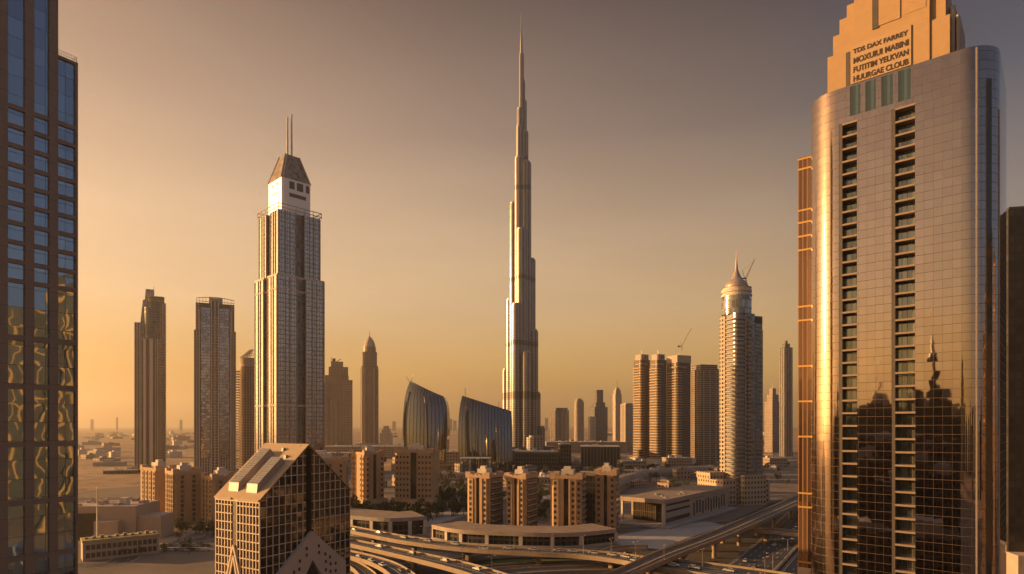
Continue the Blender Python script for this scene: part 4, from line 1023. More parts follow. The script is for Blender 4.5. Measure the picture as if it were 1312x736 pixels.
simple_tower('office_tower', 'far slim tower with pointed top against the right of the bronze tower', 1000.5, 1013.5, 446, 1300, fB, 10, [(.6, 441), (.25, 437)], rib=3)
simple_tower('office_tower', 'hazy brown tower just right of the domed tower, seen above the railway', 981, 999, 515, 1500, fA, 20, [(.7, 506), (.4, 498)], mast=492)
simple_tower('office_tower', 'pale hazy slab with lower roof between the domed tower and bronze tower', 992, 1002, 532, 1650, fC, 5)
simple_tower('office_tower', 'small pale block with a curved dark top beside the needle tower', 488, 502, 555, 1900, fC, 0, [(.7, 550), (.45, 546)], cat='building')

# twin balconied towers, the crane tower and the slab next to them
def balcony_tower(name, label, px0, px1, py, d, rz, lit=(-1, -.35), crown=None):
    k = d/F; wd = (px1 - px0)*k; t = thing(name, label, 'skyscraper', (xat((px0 + px1)/2, d), d, 0), R(rz))
    sc = 1/(abs(math.cos(R(rz))) + abs(math.sin(R(rz)))*1.0); h = wd*sc/2
    z = zat(py, d)
    b = MB(); b.prism(rrect(-h, -h, h, h, (h*.5, h*.15, 1, 1), 5), 0, z, 0, cap=1); b.build('shaft', [facade('shade_flats', (.17, .135, .11), (.06, .055, .05), 3.5, 3, (.2, .8), (.25, .85), gmetal=.3, grough=.2, tilt=.02), M['concrete']], t)
    slabs(t, rrect(-h - 2.2, -h - 2.2, h*lit[1], h*.9, (h*.45, 1, 1, 1), 6), 12, z - 12, 4.3, 1.35, M['warmslab'])
    b = MB(); b.prism(rrect(-h*.85, -h*.85, h*.85, h*.85, h*.3, 4), z, z + 9, 0); b.box(-h - 1.2, h*.3, -h - 1.2, h*.3, z - 8, z - 6.5); b.build('crown', M['stone'], t)
    for x in (-h*.6, 0, h*.5): b = MB(); b.box(x - 1, x + 1, -h*.9, -h*.85 - .01, z + 1, z + 7); b.build('crown_opening', M['darksteel'], t)
    MB().bar((0, 0, z + 9), (0, 0, z + 9 + 6*k), .5).build('mast', M['steel'], t)
    MB().box(-h*1.5, h*1.3, -h*1.5, h*1.2, 0, 11).build('podium', M['pale'], t)
    return t
balcony_tower('balcony_tower', 'left one of twin gold-balconied towers', 812, 833, 462, 1040, 28)
balcony_tower('balcony_tower', 'right one of twin gold-balconied towers', 833, 853.5, 462, 1000, 28)
def crane_tower():
    d = 1030.0; t = balcony_tower('balcony_tower', 'tower with a construction crane on its square roof', 855, 884, 466, d, 24, (-1, -.4)); k = d/F; z = zat(466, d)
    MB().box(-14, 14, -14, 14, z + .1, z + 12).build('roof_block', M['stone'], t)
crane_tower()
crane(874, 449.5, 1032, 7, 34, 0, 62, 'construction crane standing on the square-roofed tower')
simple_tower('slab_tower', 'banded grey slab tower left of the domed tower', 886.5, 918, 474, 1050, facade('banded', (.34, .27, .21), (.09, .08, .075), 3.6, 40, (0, 1.01), (.42, .98), gmetal=.35, grough=.2, tilt=.0), 14, [(.9, 468.5)], rib=3)

# ------------------------------------------------------------------ residential blocks
M['warm'] = plain('warm_stone', (.43, .30, .20), .85)
WIN = MB()
WIN.box(-.95, .95, -.10, .02, -1.05, -.82, 0); WIN.box(-.95, .95, -.10, .02, .85, 1.02, 0); WIN.box(-.95, -.72, -.08, .02, -.82, .85, 0); WIN.box(.72, .95, -.08, .02, -.82, .85, 0)
WIN.face([(-.72, -.03, -.82), (.72, -.03, -.82), (.72, -.03, .85), (-.72, -.03, .85)], None, 1)
WINM = WIN.mesh('window', [M['warm'], M['darkglass']])
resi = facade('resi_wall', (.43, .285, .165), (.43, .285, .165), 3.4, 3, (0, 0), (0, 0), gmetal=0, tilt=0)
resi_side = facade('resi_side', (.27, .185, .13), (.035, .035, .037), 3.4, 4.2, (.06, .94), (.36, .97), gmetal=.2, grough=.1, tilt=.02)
def block(label, base, w_, dp, h, rz, floors, cols, side_cols, recess=True, arches=False, group=None, z0=0, rightdark=True, ws=1.12):
    """local front is y=0 looking to -y; left side is x=0"""
    t = thing('apartment_block', label, 'apartment block', (base[0], base[1], z0), rz, group)
    ch = 2.0
    if recess:
        r0, r1 = w_*.42, w_*.58
        poly = [(0, ch), (ch, 0), (r0, 0), (r0, 1.8), (r1, 1.8), (r1, 0), (w_ - ch, 0), (w_, ch), (w_, dp), (0, dp)]
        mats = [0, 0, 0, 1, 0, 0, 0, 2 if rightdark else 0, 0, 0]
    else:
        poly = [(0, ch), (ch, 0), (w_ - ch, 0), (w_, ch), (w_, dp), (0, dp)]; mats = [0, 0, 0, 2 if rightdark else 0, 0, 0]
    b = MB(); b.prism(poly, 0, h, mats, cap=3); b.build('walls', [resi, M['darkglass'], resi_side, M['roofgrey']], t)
    # parapet with raised corners
    pa = MB(); e = .25
    ol = [(-e, -e), (w_ + e, -e), (w_ + e, dp + e), (-e, dp + e)]
    for (x0, x1, y0, y1) in ((-e, w_ + e, -e, .4), (-e, w_ + e, dp - .4, dp + e), (-e, .4, .4, dp - .4), (w_ - .4, w_ + e, .4, dp - .4)): pa.box(x0, x1, y0, y1, h - .9, h + .9)
    for (x, y) in ((0, 0), (w_ - 3, 0), (0, dp - 3), (w_ - 3, dp - 3)): pa.box(x - e - .05, x + 3 + e + .05, y - e - .05, y + 3 + e + .05, h - 1.2, h + 2.4)
    n = max(3, int(w_/2.4))
    for i in range(n): pa.box((i + .2)*w_/n, (i + .8)*w_/n, -e - .02, .3, h + .9, h + 1.5)
    pa.build('parapet', M['warm'], t)
    boxes('pilaster', M['warm'], t, [(c_*w_ + s_*1.75 - .25, c_*w_ + s_*1.75 + .25, -.45, -.003, 0, h - 1.3) for c_ in cols for s_ in (-1, 1) if 2.3 < c_*w_ + s_*1.75 < w_ - 2.3 and abs(c_ - .5) > .1][:12] + [(-.45, -.003, c_*dp - 2.0, c_*dp - 1.5, 0, h - 1.3) for c_ in side_cols if c_*dp > 4.2])
    rt = MB(); rt.box(w_*.3, w_*.7, dp*.3, dp*.7, h, h + 4.2); rt.box(w_*.38, w_*.6, dp*.38, dp*.55, h + 4.2, h + 6); rt.build('stair_house', M['pale'], t)
    rng = random.Random(int(base[0]*13 + base[1]))
    ac = []
    for i in range(7):
        x, y = rng.uniform(2, w_ - 3), rng.uniform(2, dp - 3); ac.append((x, x + rng.uniform(.8, 2), y, y + rng.uniform(.8, 2), h, h + rng.uniform(.8, 1.8)))
    boxes('roof_unit', M['steel'], t, ac)
    cnt = 0; fh = (h - 3.0)/floors
    for x in cols:
        for f in range(floors):
            if cnt >= 100: break
            inst('window', WINM, t, (x*w_, 0, 2.4 + f*fh + .4)).scale = (ws, 1, ws); cnt += 1
    for y in side_cols:
        for f in range(floors):
            if cnt >= 100: break
            inst('window', WINM, t, (0, y*dp, 2.4 + f*fh + .4), (0, 0, R(-90))).scale = (ws, 1, ws); cnt += 1
    # narrow balcony slabs on the shaded side
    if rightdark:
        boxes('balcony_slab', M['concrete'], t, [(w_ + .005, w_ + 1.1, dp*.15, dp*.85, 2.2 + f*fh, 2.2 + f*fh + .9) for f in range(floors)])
    if arches:
        am = MB(); am.box(-1.5, w_ + 1.5, -1.5, dp + 1, 0, 8.6); am.build('arcade', M['warm'], t)
        q = MB(); q.face([(-1.1, -.02, 0), (1.1, -.02, 0), (1.1, -.02, 3.6)] + [(1.1*math.cos(R(a)), -.02, 3.6 + 1.6*math.sin(R(a))) for a in range(20, 180, 20)] + [(-1.1, -.02, 3.6)])
        me = q.mesh('arch', [M['darkglass']]); k = int(w_/4)
        for i in range(k): inst('arch', me, t, ((i + .5)*w_/k, -1.5, 0))
    return t
def place(px, py, z=0): return gp(px, py, z)
G_ = 'sand-coloured apartment blocks'
# right of centre row (bases behind the curved podium)
block('apartment block standing leftmost of the four behind the curved podium', place(597, 679), 16.5, 18, 33.5, R(-27), 9, (.2, .8), (.3, .6), group=G_)
block('narrow apartment block, second from left behind the curved podium', place(647, 681), 14, 17, 33.5, R(-27), 9, (.2, .8), (.3, .6), group=G_)
block('apartment block with balconies at its right corner, third behind the curved podium', place(705, 684), 19, 16, 34, R(-14), 9, (.16, .72, .9), (.3,), group=G_)
block('apartment block with a broad dark glass side, nearest the flat-roofed hall', place(762, 681), 13, 16, 35.5, R(-16), 9, (.18, .82), (), group=G_)
lk = thing('glass_link', 'dark glass link between the third and fourth podium apartment blocks', 'building', (*place(743, 676), 0), R(-14))
MB().box(0, 11, 0, 13, 0, 33).build('glass_body', facade('link_glass', (.05, .05, .05), (.045, .055, .06), 3.6, 2, gmetal=.4, grough=.08, tilt=.02), lk)
MB().box(-.6, 11.6, -.6, 13.6, 33.01, 35).build('roof', M['roofgrey'], lk)
# two taller blocks with arcades
block('taller arcaded apartment block beside the gabled office', place(467, 655), 17, 24, 43.5, R(38), 10, (.15, .85), (.12, .3, .7, .88), arches=True, group=G_)
block('taller arcaded apartment block with a dark centre strip, in front of the glass pair', place(505, 654), 30, 22, 45, R(-5), 10, (.08, .17, .26, .35, .65, .74, .83, .92), (.3, .6), arches=True, group=G_, rightdark=False)
block('apartment block added for its shadow, mostly hidden behind the right slope of the gabled office', (-150, 425), 36, 30, 41, R(12), 10, (.3, .7, .9), (.3, .7), group=G_)  # added and sized to throw shade on the podium blocks to its right
# sunlit blocks at the left
GL = 'sunlit apartment blocks on the left'
block('leftmost gold-lit apartment block below the wedge tower', gp(200, 668), 14, 22, 35, R(55), 10, (), (.15, .38, .62, .85), recess=False, group=GL, rightdark=False, ws=1.35)
block('gold-lit apartment block with a shaded front, below the broad grey tower', gp(222, 673), 18, 16, 34, R(45), 10, (.3, .7), (.12, .37, .62, .87), recess=False, group=GL, rightdark=False, ws=1.35)
block('small gold-lit apartment block peeking out left of the gabled office', gp(272, 674), 18, 17, 31, R(48), 9, (.3, .7), (.2, .5, .8), recess=False, group=GL, rightdark=False, ws=1.35)

# ------------------------------------------------------------------ curved podiums
def podium(name, label, front, h, depth, cat='building', z=0, bays=5, fas=None):
    P = [gp(px, py) for px, py in crom(front, 6)]
    Q = offset(P, depth)
    t = thing(name, label, cat)
    poly = P + Q[::-1]
    gl = MB(); inner = offset(P, 1.2) + offset(P, depth - .5)[::-1]; gl.prism(inner, 0, h - 1.0, 0, cap=0); gl.build('glass_wall', facade('podium_dark', (.07, .06, .055), (.03, .032, .034), 4, 3, gmetal=.2, grough=.08, tilt=.02), t)
    rf = MB(); rf.prism(poly, h - 2.2, h, 1, cap=0, bottom=True); rf.build('roof_slab', [M['roofgrey'], fas or M['pale']], t)
    pl = MB(); pl.prism(offset(P, -.3) + offset(P, depth)[::-1], 0, 1.6, 0); pl.build('plinth', M['concrete'], t)
    n = len(P)
    for b in range(bays + 1):
        i = min(n - 1, int(b*(n - 1)/bays)); p = P[i]; mb = MB(); mb.box(-1, 1, .1, 1.6, 0, h - 2.2); inst('column', mb.mesh('column', [M['pale']]), t, (*p, 0), (0, 0, math.atan2(P[min(i+1, n-1)][1] - P[max(i-1, 0)][1], P[min(i+1, n-1)][0] - P[max(i-1, 0)][0])))
    return t
podium('podium_building', 'low podium with pale curved roof edge under dark trees, right of the gabled office', [(400, 681), (450, 687), (500, 691), (545, 688)], 12, 26, bays=6, fas=M['concrete'])
podium('podium_building', 'long low orange-roofed podium in front of the apartment blocks', [(553, 692), (575, 697), (600, 700), (650, 702.5), (700, 704), (745, 703), (790, 698)], 8.6, 22, bays=7, fas=M['stone'])

# ------------------------------------------------------------------ flat-roofed hall
def hall():
    A = Vector((97, 397)); U = Vector((.63, .78)).normalized()
    t = thing('flat_roofed_hall', 'big flat-roofed hall with open dark entrance beside the railway viaduct', 'building', (97, 397, 0), math.atan2(U.y, U.x))
    L, W, h = 114.0, 31.5, 17
    wl = plain('hall_wall', (.42, .34, .27), .8, var=.12)
    b = MB(); b.box(14, L, .5, W - .5, 0, h - 1.5); b.build('walls', wl, t)
    MB().box(0, L + .5, 0, W, h - 1.6, h).build('roof', M['roofgrey'], t)
    MB().box(-.3, L + .8, -.3, .4, h - 2.2, h + .5).box(-.3, .4, .4, W, h - 2.2, h + .5).build('parapet', M['stone'], t)
    MB().box(0, 1.8, .1, 1.9, 0, h - 1.6).build('column', M['pale'], t); MB().box(0, 1.4, W - 1.6, W - .2, 0, h - 1.6).build('column', M['pale'], t)
    MB().box(13.6, 14, 2, W - 2, 0, h - 3).build('entrance_glass', facade('hall_glass', (.14, .10, .07), (.05, .045, .04), 7, 1.6, (.12, .95), (.02, .98), gmetal=.3, grough=.1, tilt=.02), t)
    for (x0, x1, z0, z1) in ((3, 40, 2.5, 5), (3, 40, 9, 10.2), (3, 40, 13, 14)): MB().box(x0, x1, .3, .497, z0, z1).build('strip_window', M['darkglass'], t)
    MB().box(1.9, 13.9, .5, 1.2, 0, h - 1.6).build('side_wall', wl, t)
    me = MB().box(-1.1, 1.1, -.03, .2, -4.5, 4.5).mesh('tall_window', [M['darkglass']])
    for i in range(12): inst('tall_window', me, t, (48 + i*5.2, .46, 7.8 if i % 3 else 6.4))
    for i in range(6): inst('letter_panel', MB().box(0, 2.0, -.05, .2, 0, 1.5).mesh('letter_panel', [M['darksteel']]), t, (44 + i*3.4, .45, 14))
    for i in range(9):
        x = random.uniform(8, L - 8); y = random.uniform(4, W - 5); MB().box(x, x + random.uniform(1, 3), y, y + random.uniform(1, 2.5), h, h + random.uniform(.4, 1.2)).build('roof_plant', M['concrete'], t)
    MB().box(-6, L + 4, -6, W + 2, 0, .9).build('plinth', M['concrete'], t)
hall()

# ------------------------------------------------------------------ left low buildings and flagpole
dup_later = []
def museum():
    d = 352.0; t = thing('low_museum', 'plain windowless low building at the lower left behind the flagpole', 'building', (xat(124, d), d, 0), R(4))
    wl = plain('plain_wall', (.40, .31, .25), .85, var=.1, scale=.2)
    b = MB(); b.box(-18, 20, 2, 30, 0, 19); b.build('main_block', wl, t)
    MB().box(0, 13, -3, 1.99, 0, 11).build('front_block', wl, t)
    MB().box(19.5, 33, 4, 20, 0, 13).build('side_block', wl, t)
    MB().box(-18, -.5, 1.2, 1.99, 0, 15).build('dark_wall', facade('louvre_wall', (.07, .06, .055), (.03, .03, .03), .9, 5, (0, 1.1), (.3, .9), gmetal=.1, grough=.3, tilt=0), t)
    rp = []
    rng = random.Random(3)
    for i in range(16):
        x, y = rng.uniform(-17, 17), rng.uniform(4, 26); rp.append((x, x + rng.uniform(1, 4), y, y + rng.uniform(1, 3), 19, 19 + rng.uniform(.6, 2.6)))
    boxes('roof_unit', M['stone'], t, rp)
    MB().box(8, 12, 8, 12, 19, 23).build('stair_house', M['pale'], t)
museum()
def terrace():
    a, b = Vector(gp(106, 720)), Vector(gp(204, 709)); U = b - a
    t = thing('terrace_building', 'long low stone building with a green-edged roof at the lower left', 'building', (a.x, a.y, 0), math.atan2(U.y, U.x)); L = U.length
    MB().box(0, L, 0, 11, 0, 9).build('walls', M['stone'], t); MB().box(-.3, L + .3, -.3, 11.3, 9.01, 9.9).build('roof_edge', plain('green_trim', (.36, .30, .12), .8), t)
    me = MB().box(-.8, .8, -.06, .1, -1.2, 1.2).mesh('window', [M['darkglass']])
    for i in range(14):
        for z in (2.6, 6.4): inst('window', me, t, (2 + i*(L - 4)/13, -.02, z))
    boxes('roof_unit', M['roofgrey'], t, [(1 + i*L/10, 2.5 + i*L/10, 4, 7, 9.9, 10.6 + (i % 3)*.3) for i in range(10)])
terrace()
for i in range(16):
    px = 215 + (i % 8)*7; py = 700 + (i // 8)*6; x, y = gp(px, py); dup_later.append((x, y))
fp = thing('flagpole', 'tall white flagpole in front of the windowless low building', 'flagpole', (xat(124.5, 340), 340, 0))
MB().lathe(0, 0, [(.55, 0), (.45, 12), (.3, zat(626, 340)), (.5, zat(625.6, 340)), (.1, zat(624.5, 340))], 8).build('pole', M['white'], fp); MB().box(-1.4, 1.4, -1.4, 1.4, 0, .8).build('base', M['concrete'], fp)

# ------------------------------------------------------------------ mid distance low buildings
fm_dark = facade('mall_dark', (.13, .105, .09), (.035, .036, .04), 6, 4, (.1, .9), (.1, .9), gmetal=.4, grough=.12, tilt=.02)
fm_tan = facade('mall_tan', (.36, .27, .20), (.06, .055, .05), 4.5, 4, (.3, .75), (.3, .8), gmetal=.2, grough=.2, tilt=.02)
def low(name, label, px0, px1, base, top, dp, mat, rz=0, extra=(), cat='building', group=None):
    d = F*H/(base - HY); k = d/F; w_ = (px1 - px0)*k; z = zat(top, d)
    t = thing(name, label, cat, (xat(px0, d), d, 0), R(rz), group)
    b = MB(); b.box(0, w_, 0, dp, 0, z, 0, 1); b.build('walls', [mat, M['roofgrey']], t)
    MB().box(-.4, w_ + .4, -.4, dp + .4, z + .01, z + 1.0).build('roof_edge', M['concrete'], t)
    rng = random.Random(int(px0)); rp = []
    for i in range(max(4, int(w_/9))):
        x, y = rng.uniform(1, w_ - 5), rng.uniform(1, dp - 5); rp.append((x, x + rng.uniform(2, 6), y, y + rng.uniform(2, 5), z + 1.0, z + 1.0 + rng.uniform(.8, 3.2)))
    boxes('roof_unit', M['pale'], t, rp)
    return t
low('mall_building', 'dark colonnaded low building at the foot of the supertall', 660, 716, 603, 580, 60, fm_dark)
low('mall_building', 'dark glazed box building in front of the short towers', 718, 732, 602, 570, 40, fm_dark)
low('mall_building', 'long dark fluted building below the stepped grey tower', 744, 794, 598, 573, 60, facade('fluted', (.12, .10, .09), (.05, .05, .055), 40, 5, (.3, .9), (.02, .97), gmetal=.4, grough=.15, tilt=.02), -6)
low('mall_building', 'flat brown low building behind the short dark tower', 700, 812, 580, 567, 80, fm_tan)
low('mall_building', 'brown low wing between the two curved glass towers', 572, 592, 604, 580, 30, fm_tan)
low('market_hall', 'wide pale-roofed market hall below the needle tower', 413, 518, 588, 573, 90, fm_tan, 3)
low('mall_building', 'low brown block left of the arcaded pair, behind the gabled office', 414, 452, 606, 582, 40, fm_tan, 8)
low('mall_building', 'low sunlit block at the foot of the twin balconied towers', 800, 830, 604, 592, 30, fm_tan, 10)
low('mall_building', 'low tan block in front of the crane tower', 856, 888, 602, 588, 26, fm_tan, 6)
low('mall_building', 'low dark block to the right of the broader glass tower', 655, 668, 596, 578, 30, fm_dark)
low('mall_building', 'brown shed just beyond the flat-roofed hall', 800, 842, 612, 604, 24, fm_tan, -12)
low('mall_building', 'long sunlit shed beyond the trees, centre', 560, 612, 614, 608, 20, fm_tan, -4)
low('mall_building', 'low pale shed above the four podium apartment blocks', 688, 716, 620, 613, 22, fm_tan, 8)
low('mall_building', 'low sandy building beyond the railway, right of the domed tower', 986, 1012, 600, 588, 40, fm_tan, 12)
low('mall_building', 'dark low strip building at the foot of the broad grey tower', 244, 300, 612, 606, 30, fm_dark, 8)
low('mall_building', 'flat dark shed in the desert left of the wedge tower', 132, 170, 608, 604, 26, fm_dark, 20)

# curved footbridge / ramp behind the blocks (curving concrete roof)
def arc_roof():
    t = thing('arched_hall', 'long barrel-roofed hall sweeping behind the podium apartment blocks', 'building')
    P = [gp(*p) for p in crom([(793, 634), (815, 622), (850, 613), (890, 609), (920, 608)], 6)]; Q = offset(P, 24)
    b = MB()
    for i in range(len(P) - 1):
        for j in range(8):
            def q(ii, jj): a = math.pi*jj/8; c = (1 - math.cos(a))/2; return (P[ii][0] + (Q[ii][0]-P[ii][0])*c, P[ii][1] + (Q[ii][1]-P[ii][1])*c, 3 + 8*math.sin(a))
            b.face([q(i, j), q(i+1, j), q(i+1, j+1), q(i, j+1)], None, 0, True)
        b.face([(*P[i], 0), (*P[i+1], 0), (*P[i+1], 3), (*P[i], 3)], None, 0)
    b.build('barrel_roof', M['roofgrey'], t)
    e = MB()
    e.face([(P[0][0] + (Q[0][0]-P[0][0])*(1 - math.cos(math.pi*j/8))/2, P[0][1] + (Q[0][1]-P[0][1])*(1 - math.cos(math.pi*j/8))/2, 3 + 8*math.sin(math.pi*j/8)) for j in range(9)] + [(*Q[0], 0), (*P[0], 0)])
    e.build('end_wall', M['concrete'], t)
arc_roof()

# ------------------------------------------------------------------ scattered low houses and far skyline in the haze
rng = random.Random(11)
HM = [MB().box(-a, a, -b, b, 0, c_).box(-a*.4, a*.3, -b*.4, b*.4, c_, c_ + 2.5).mesh('desert_house', [m]) for a, b, c_, m in ((12, 9, 7, fm_tan), (20, 12, 9, fm_tan), (9, 9, 11, M['pale']), (16, 8, 6, M['concrete']))]
for i in range(130):
    d = rng.uniform(900, 5200); px = rng.uniform(98, 320) if i % 3 else rng.uniform(480, 1010)
    if i % 3 == 0: d = rng.uniform(1400, 4500)
    o = bpy.data.objects.new('desert_house', HM[i % 4]); COL.objects.link(o); o.location = (xat(px, d), d, 0); o.rotation_euler = (0, 0, rng.uniform(0, 1.5)); s = rng.uniform(.7, 1.6); o.scale = (s, s, s*rng.uniform(.7, 1.2))
    if i % 3: tag(o, 'low house scattered over the hazy desert plain behind the left towers', 'house', 'houses on the desert plain')
    else: tag(o, 'low building in the haze behind the supertall and right-hand towers', 'house', 'low buildings in the far haze')
CM = [MB().box(-a, a, -b, b, 0, c_).box(-a*.3, a*.3, -b*.4, b*.2, c_, c_ + 2).box(a*.5, a*.8, b*.1, b*.6, c_, c_ + 1.4).mesh('district_building', [m]) for a, b, c_, m in ((9, 6, 6, fm_tan), (14, 7, 8, fm_tan), (7, 7, 9, fm_dark), (11, 8, 5, M['pale']), (8, 5, 11, fm_tan))]
for i in range(90):
    d = rng.uniform(520, 1250); px = rng.uniform(455, 985); x = xat(px, d)
    if 70 < x < 190 and d < 560 or (150 < x < 260 and 480 < d < 590) or (abs(x - 17) < 90 and d > 1080): continue
    o = bpy.data.objects.new('district_building', CM[i % 5]); COL.objects.link(o); o.location = (x, d, 0); o.rotation_euler = (0, 0, rng.choice((.2, .7, -.5))); s_ = rng.uniform(.7, 1.3); o.scale = (s_, s_, s_*rng.uniform(.7, 1.2))
    tag(o, 'low flat-roofed building in the district around the mall', 'building', 'low buildings of the district around the mall')
for i, (px, py, wd) in enumerate(((118, 537.5, 2.5), (150, 535, 1.6), (232, 538, 2.5), (578, 537, 3), (583, 539, 4), (700, 536, 4), (710, 540, 6), (1003, 536, 4), (505, 540, 4), (604, 539, 3))):
    d = 7000; simple_tower('far_tower', 'faint tower on the horizon dissolving in golden haze', px - wd/2, px + wd/2, py, d, fA, 0, group='far towers on the horizon')

# ------------------------------------------------------------------ trees
def make_tree(seed, h, r, n, label, palm=False):
    rg = random.Random(seed); t = thing('tree', label, 'tree')
    tr = MB(); tr.lathe(0, 0, [(.28, 0), (.2, h*.3), (.12, h*.55), (.05, h*.8)], 6)
    for i in range(5):
        a = rg.uniform(0, 6.28); tr.bar((0, 0, h*rg.uniform(.3, .5)), (math.cos(a)*r*.6, math.sin(a)*r*.6, h*rg.uniform(.6, .8)), .07)
    tr.build('trunk', M['bark'], t)
    cr = MB(); cl = [(rg.gauss(0, r*.42), rg.gauss(0, r*.42), h*.66 + rg.gauss(0, h*.13), rg.uniform(.25, .5)*r) for _ in range(11)]
    for i in range(n):
        c = rg.choice(cl); v = Vector((rg.gauss(0, 1), rg.gauss(0, 1), rg.gauss(0, 1))).normalized()*c[3]*rg.uniform(.6, 1.05)
        p = Vector(c[:3]) + v; q = Vector((rg.gauss(0, 1), rg.gauss(0, 1), rg.gauss(0, .7))).normalized(); s = rg.uniform(.25, .5)
        a = q.orthogonal().normalized()*s; b = q.cross(a).normalized()*s*.7
        cr.face([p - a, p - b, p + a, p + b])
    cr.build('crown', M['leaf'], t); return t
protos = [make_tree(1, 8, 3.4, 420, 'x'), make_tree(2, 10, 3.6, 460, 'x'), make_tree(3, 6.5, 3.2, 380, 'x')]
used = [False]*3
def plant(x, y, z, k, label, group, s=1.0):
    if not used[k]:
        used[k] = True; o = protos[k]; o.location = (x, y, z); o['label'] = label; o['group'] = group; o.scale = (s,)*3
    else: o = dup(protos[k], (x, y, z), random.uniform(0, 6.28), label, group, s)
for i in range(34):
    px = 446 + i*3.3 + random.uniform(-2, 2); py = random.uniform(662, 672)
    if py > 668 and px > 548: continue
    x, y = gp(px, py); plant(x, y, 0, i % 3, 'dark tree in the row between the arcaded blocks and the low podium', 'trees behind the low podium', random.uniform(1.1, 1.7))
for i in range(46):
    px = random.uniform(556, 604); py = random.uniform(624, 664)
    x, y = gp(px, py); plant(x, y, 0, i % 3, 'dark tree in the dense grove between the arcaded block and leftmost podium block', 'grove between the apartment blocks', random.uniform(1.0, 1.7))
for i in range(22):
    px = random.uniform(686, 706); py = random.uniform(628, 668)
    x, y = gp(px, py); plant(x, y, 0, i % 3, 'tree in the gap between the second and third podium blocks', 'trees between the podium blocks', random.uniform(.8, 1.3))
for i in range(30):
    px = random.uniform(180, 285); py = random.uniform(676, 688)
    x, y = gp(px, py); plant(x, y, 0, i % 3, 'small tree along the street below the gold-lit apartment blocks', 'street trees at lower left', random.uniform(.5, .8))
for i in range(44):
    px = random.uniform(660, 860); py = random.uniform(600, 618)
    x, y = gp(px, py); plant(x, y, 0, i % 3, 'small dark tree among the low buildings around the mall', 'trees around the mall', random.uniform(.8, 1.5))
for i in range(20):
    px = random.uniform(930, 1012); py = random.uniform(590, 625)
    x, y = gp(px, py); plant(x, y, 0, i % 3, 'small tree on the open ground beyond the domed tower', 'trees beyond the domed tower', random.uniform(.8, 1.3))

for i in range(110):
    d = random.uniform(470, 980); px = random.uniform(560, 985); x = xat(px, d)
    if 60 < x < 275 and d < 600: continue
    plant(x, d, 0, i % 3, 'small dark tree scattered through the district beyond the apartment blocks', 'trees through the district', random.uniform(.7, 1.4))
for i in range(26):
    x, y = gp(random.uniform(108, 300), random.uniform(682, 716)); plant(x, y, 0, i % 3, 'small roadside tree on the dark ground at the lower left', 'roadside trees at lower left', random.uniform(.45, .75))

# ------------------------------------------------------------------ cars on the roads
def car_proto(name, col):
    t = thing('car', 'x', 'car'); pm = plain(name, col, .3, .2, var=.05)
    b = MB(); prof = [(-2.2, .35), (2.2, .35), (2.25, .8), (1.3, .95), (-2.2, 1.0)]
    for y, rv in ((-.88, 0), (.88, 1)): q = [(x, y, z) for x, z in prof]; b.face(q if not rv else q[::-1])
    for i in range(5): a, c_ = prof[i], prof[(i+1) % 5]; b.face([(a[0], -.88, a[1]), (a[0], .88, a[1]), (c_[0], .88, c_[1]), (c_[0], -.88, c_[1])])
    b.build('body', pm, t)
    k = MB(); k.prism([(-1.9, -.8), (1.1, -.8), (1.1, .8), (-1.9, .8)], .97, 1.5, 0, cap=1, top=[(-1.5, -.65), (.4, -.65), (.4, .65), (-1.5, .65)]); k.build('cabin', [M['darkglass'], pm], t)
    wm = MB(); n = 10
    for y in (-.12, .12): wm.face([(.34*math.cos(2*math.pi*i/n), y, .34*math.sin(2*math.pi*i/n)) for i in range(n)])
    for i in range(n):
        a, c_ = 2*math.pi*i/n, 2*math.pi*(i+1)/n; wm.face([(.34*math.cos(a), -.12, .34*math.sin(a)), (.34*math.cos(c_), -.12, .34*math.sin(c_)), (.34*math.cos(c_), .12, .34*math.sin(c_)), (.34*math.cos(a), .12, .34*math.sin(a))])
    me = wm.mesh('wheel', [M['asphalt']])
    for x in (-1.4, 1.4):
        for y in (-.8, .8): inst('wheel', me, t, (x, y, .34))
    return t
cars = [car_proto('car_white', (.75, .73, .7)), car_proto('car_grey', (.2, .2, .2)), car_proto('car_silver', (.45, .45, .45))]
cn = ('white', 'dark grey', 'silver'); first = [True]*3
hwc = crom(hw, 12); rng = random.Random(5)
hang = math.atan2(.80, .59)
for i in range(24):
    j = rng.randrange(14, 46); off = rng.choice((-8, -4, 0, 3.5, 18, 22, 26, 30, 54, 58, 62)); p = hwc[j]; x, y = p[0] + off, p[1] + rng.uniform(-3, 3)
    a, b_ = hwc[j], hwc[j+1]; an = math.atan2(b_[1]-a[1], b_[0]-a[0]); k = i % 3
    lab = f'small {cn[k]} car driving on the shaded highway below the railway viaduct'; grp = f'{cn[k]} cars on the highway'
    if first[k]: first[k] = False; o = cars[k]; o.location = (x, y, .06); o.rotation_euler = (0, 0, an); o['label'] = lab; o['group'] = grp
    else: dup(cars[k], (x, y, .06), an, lab, grp)

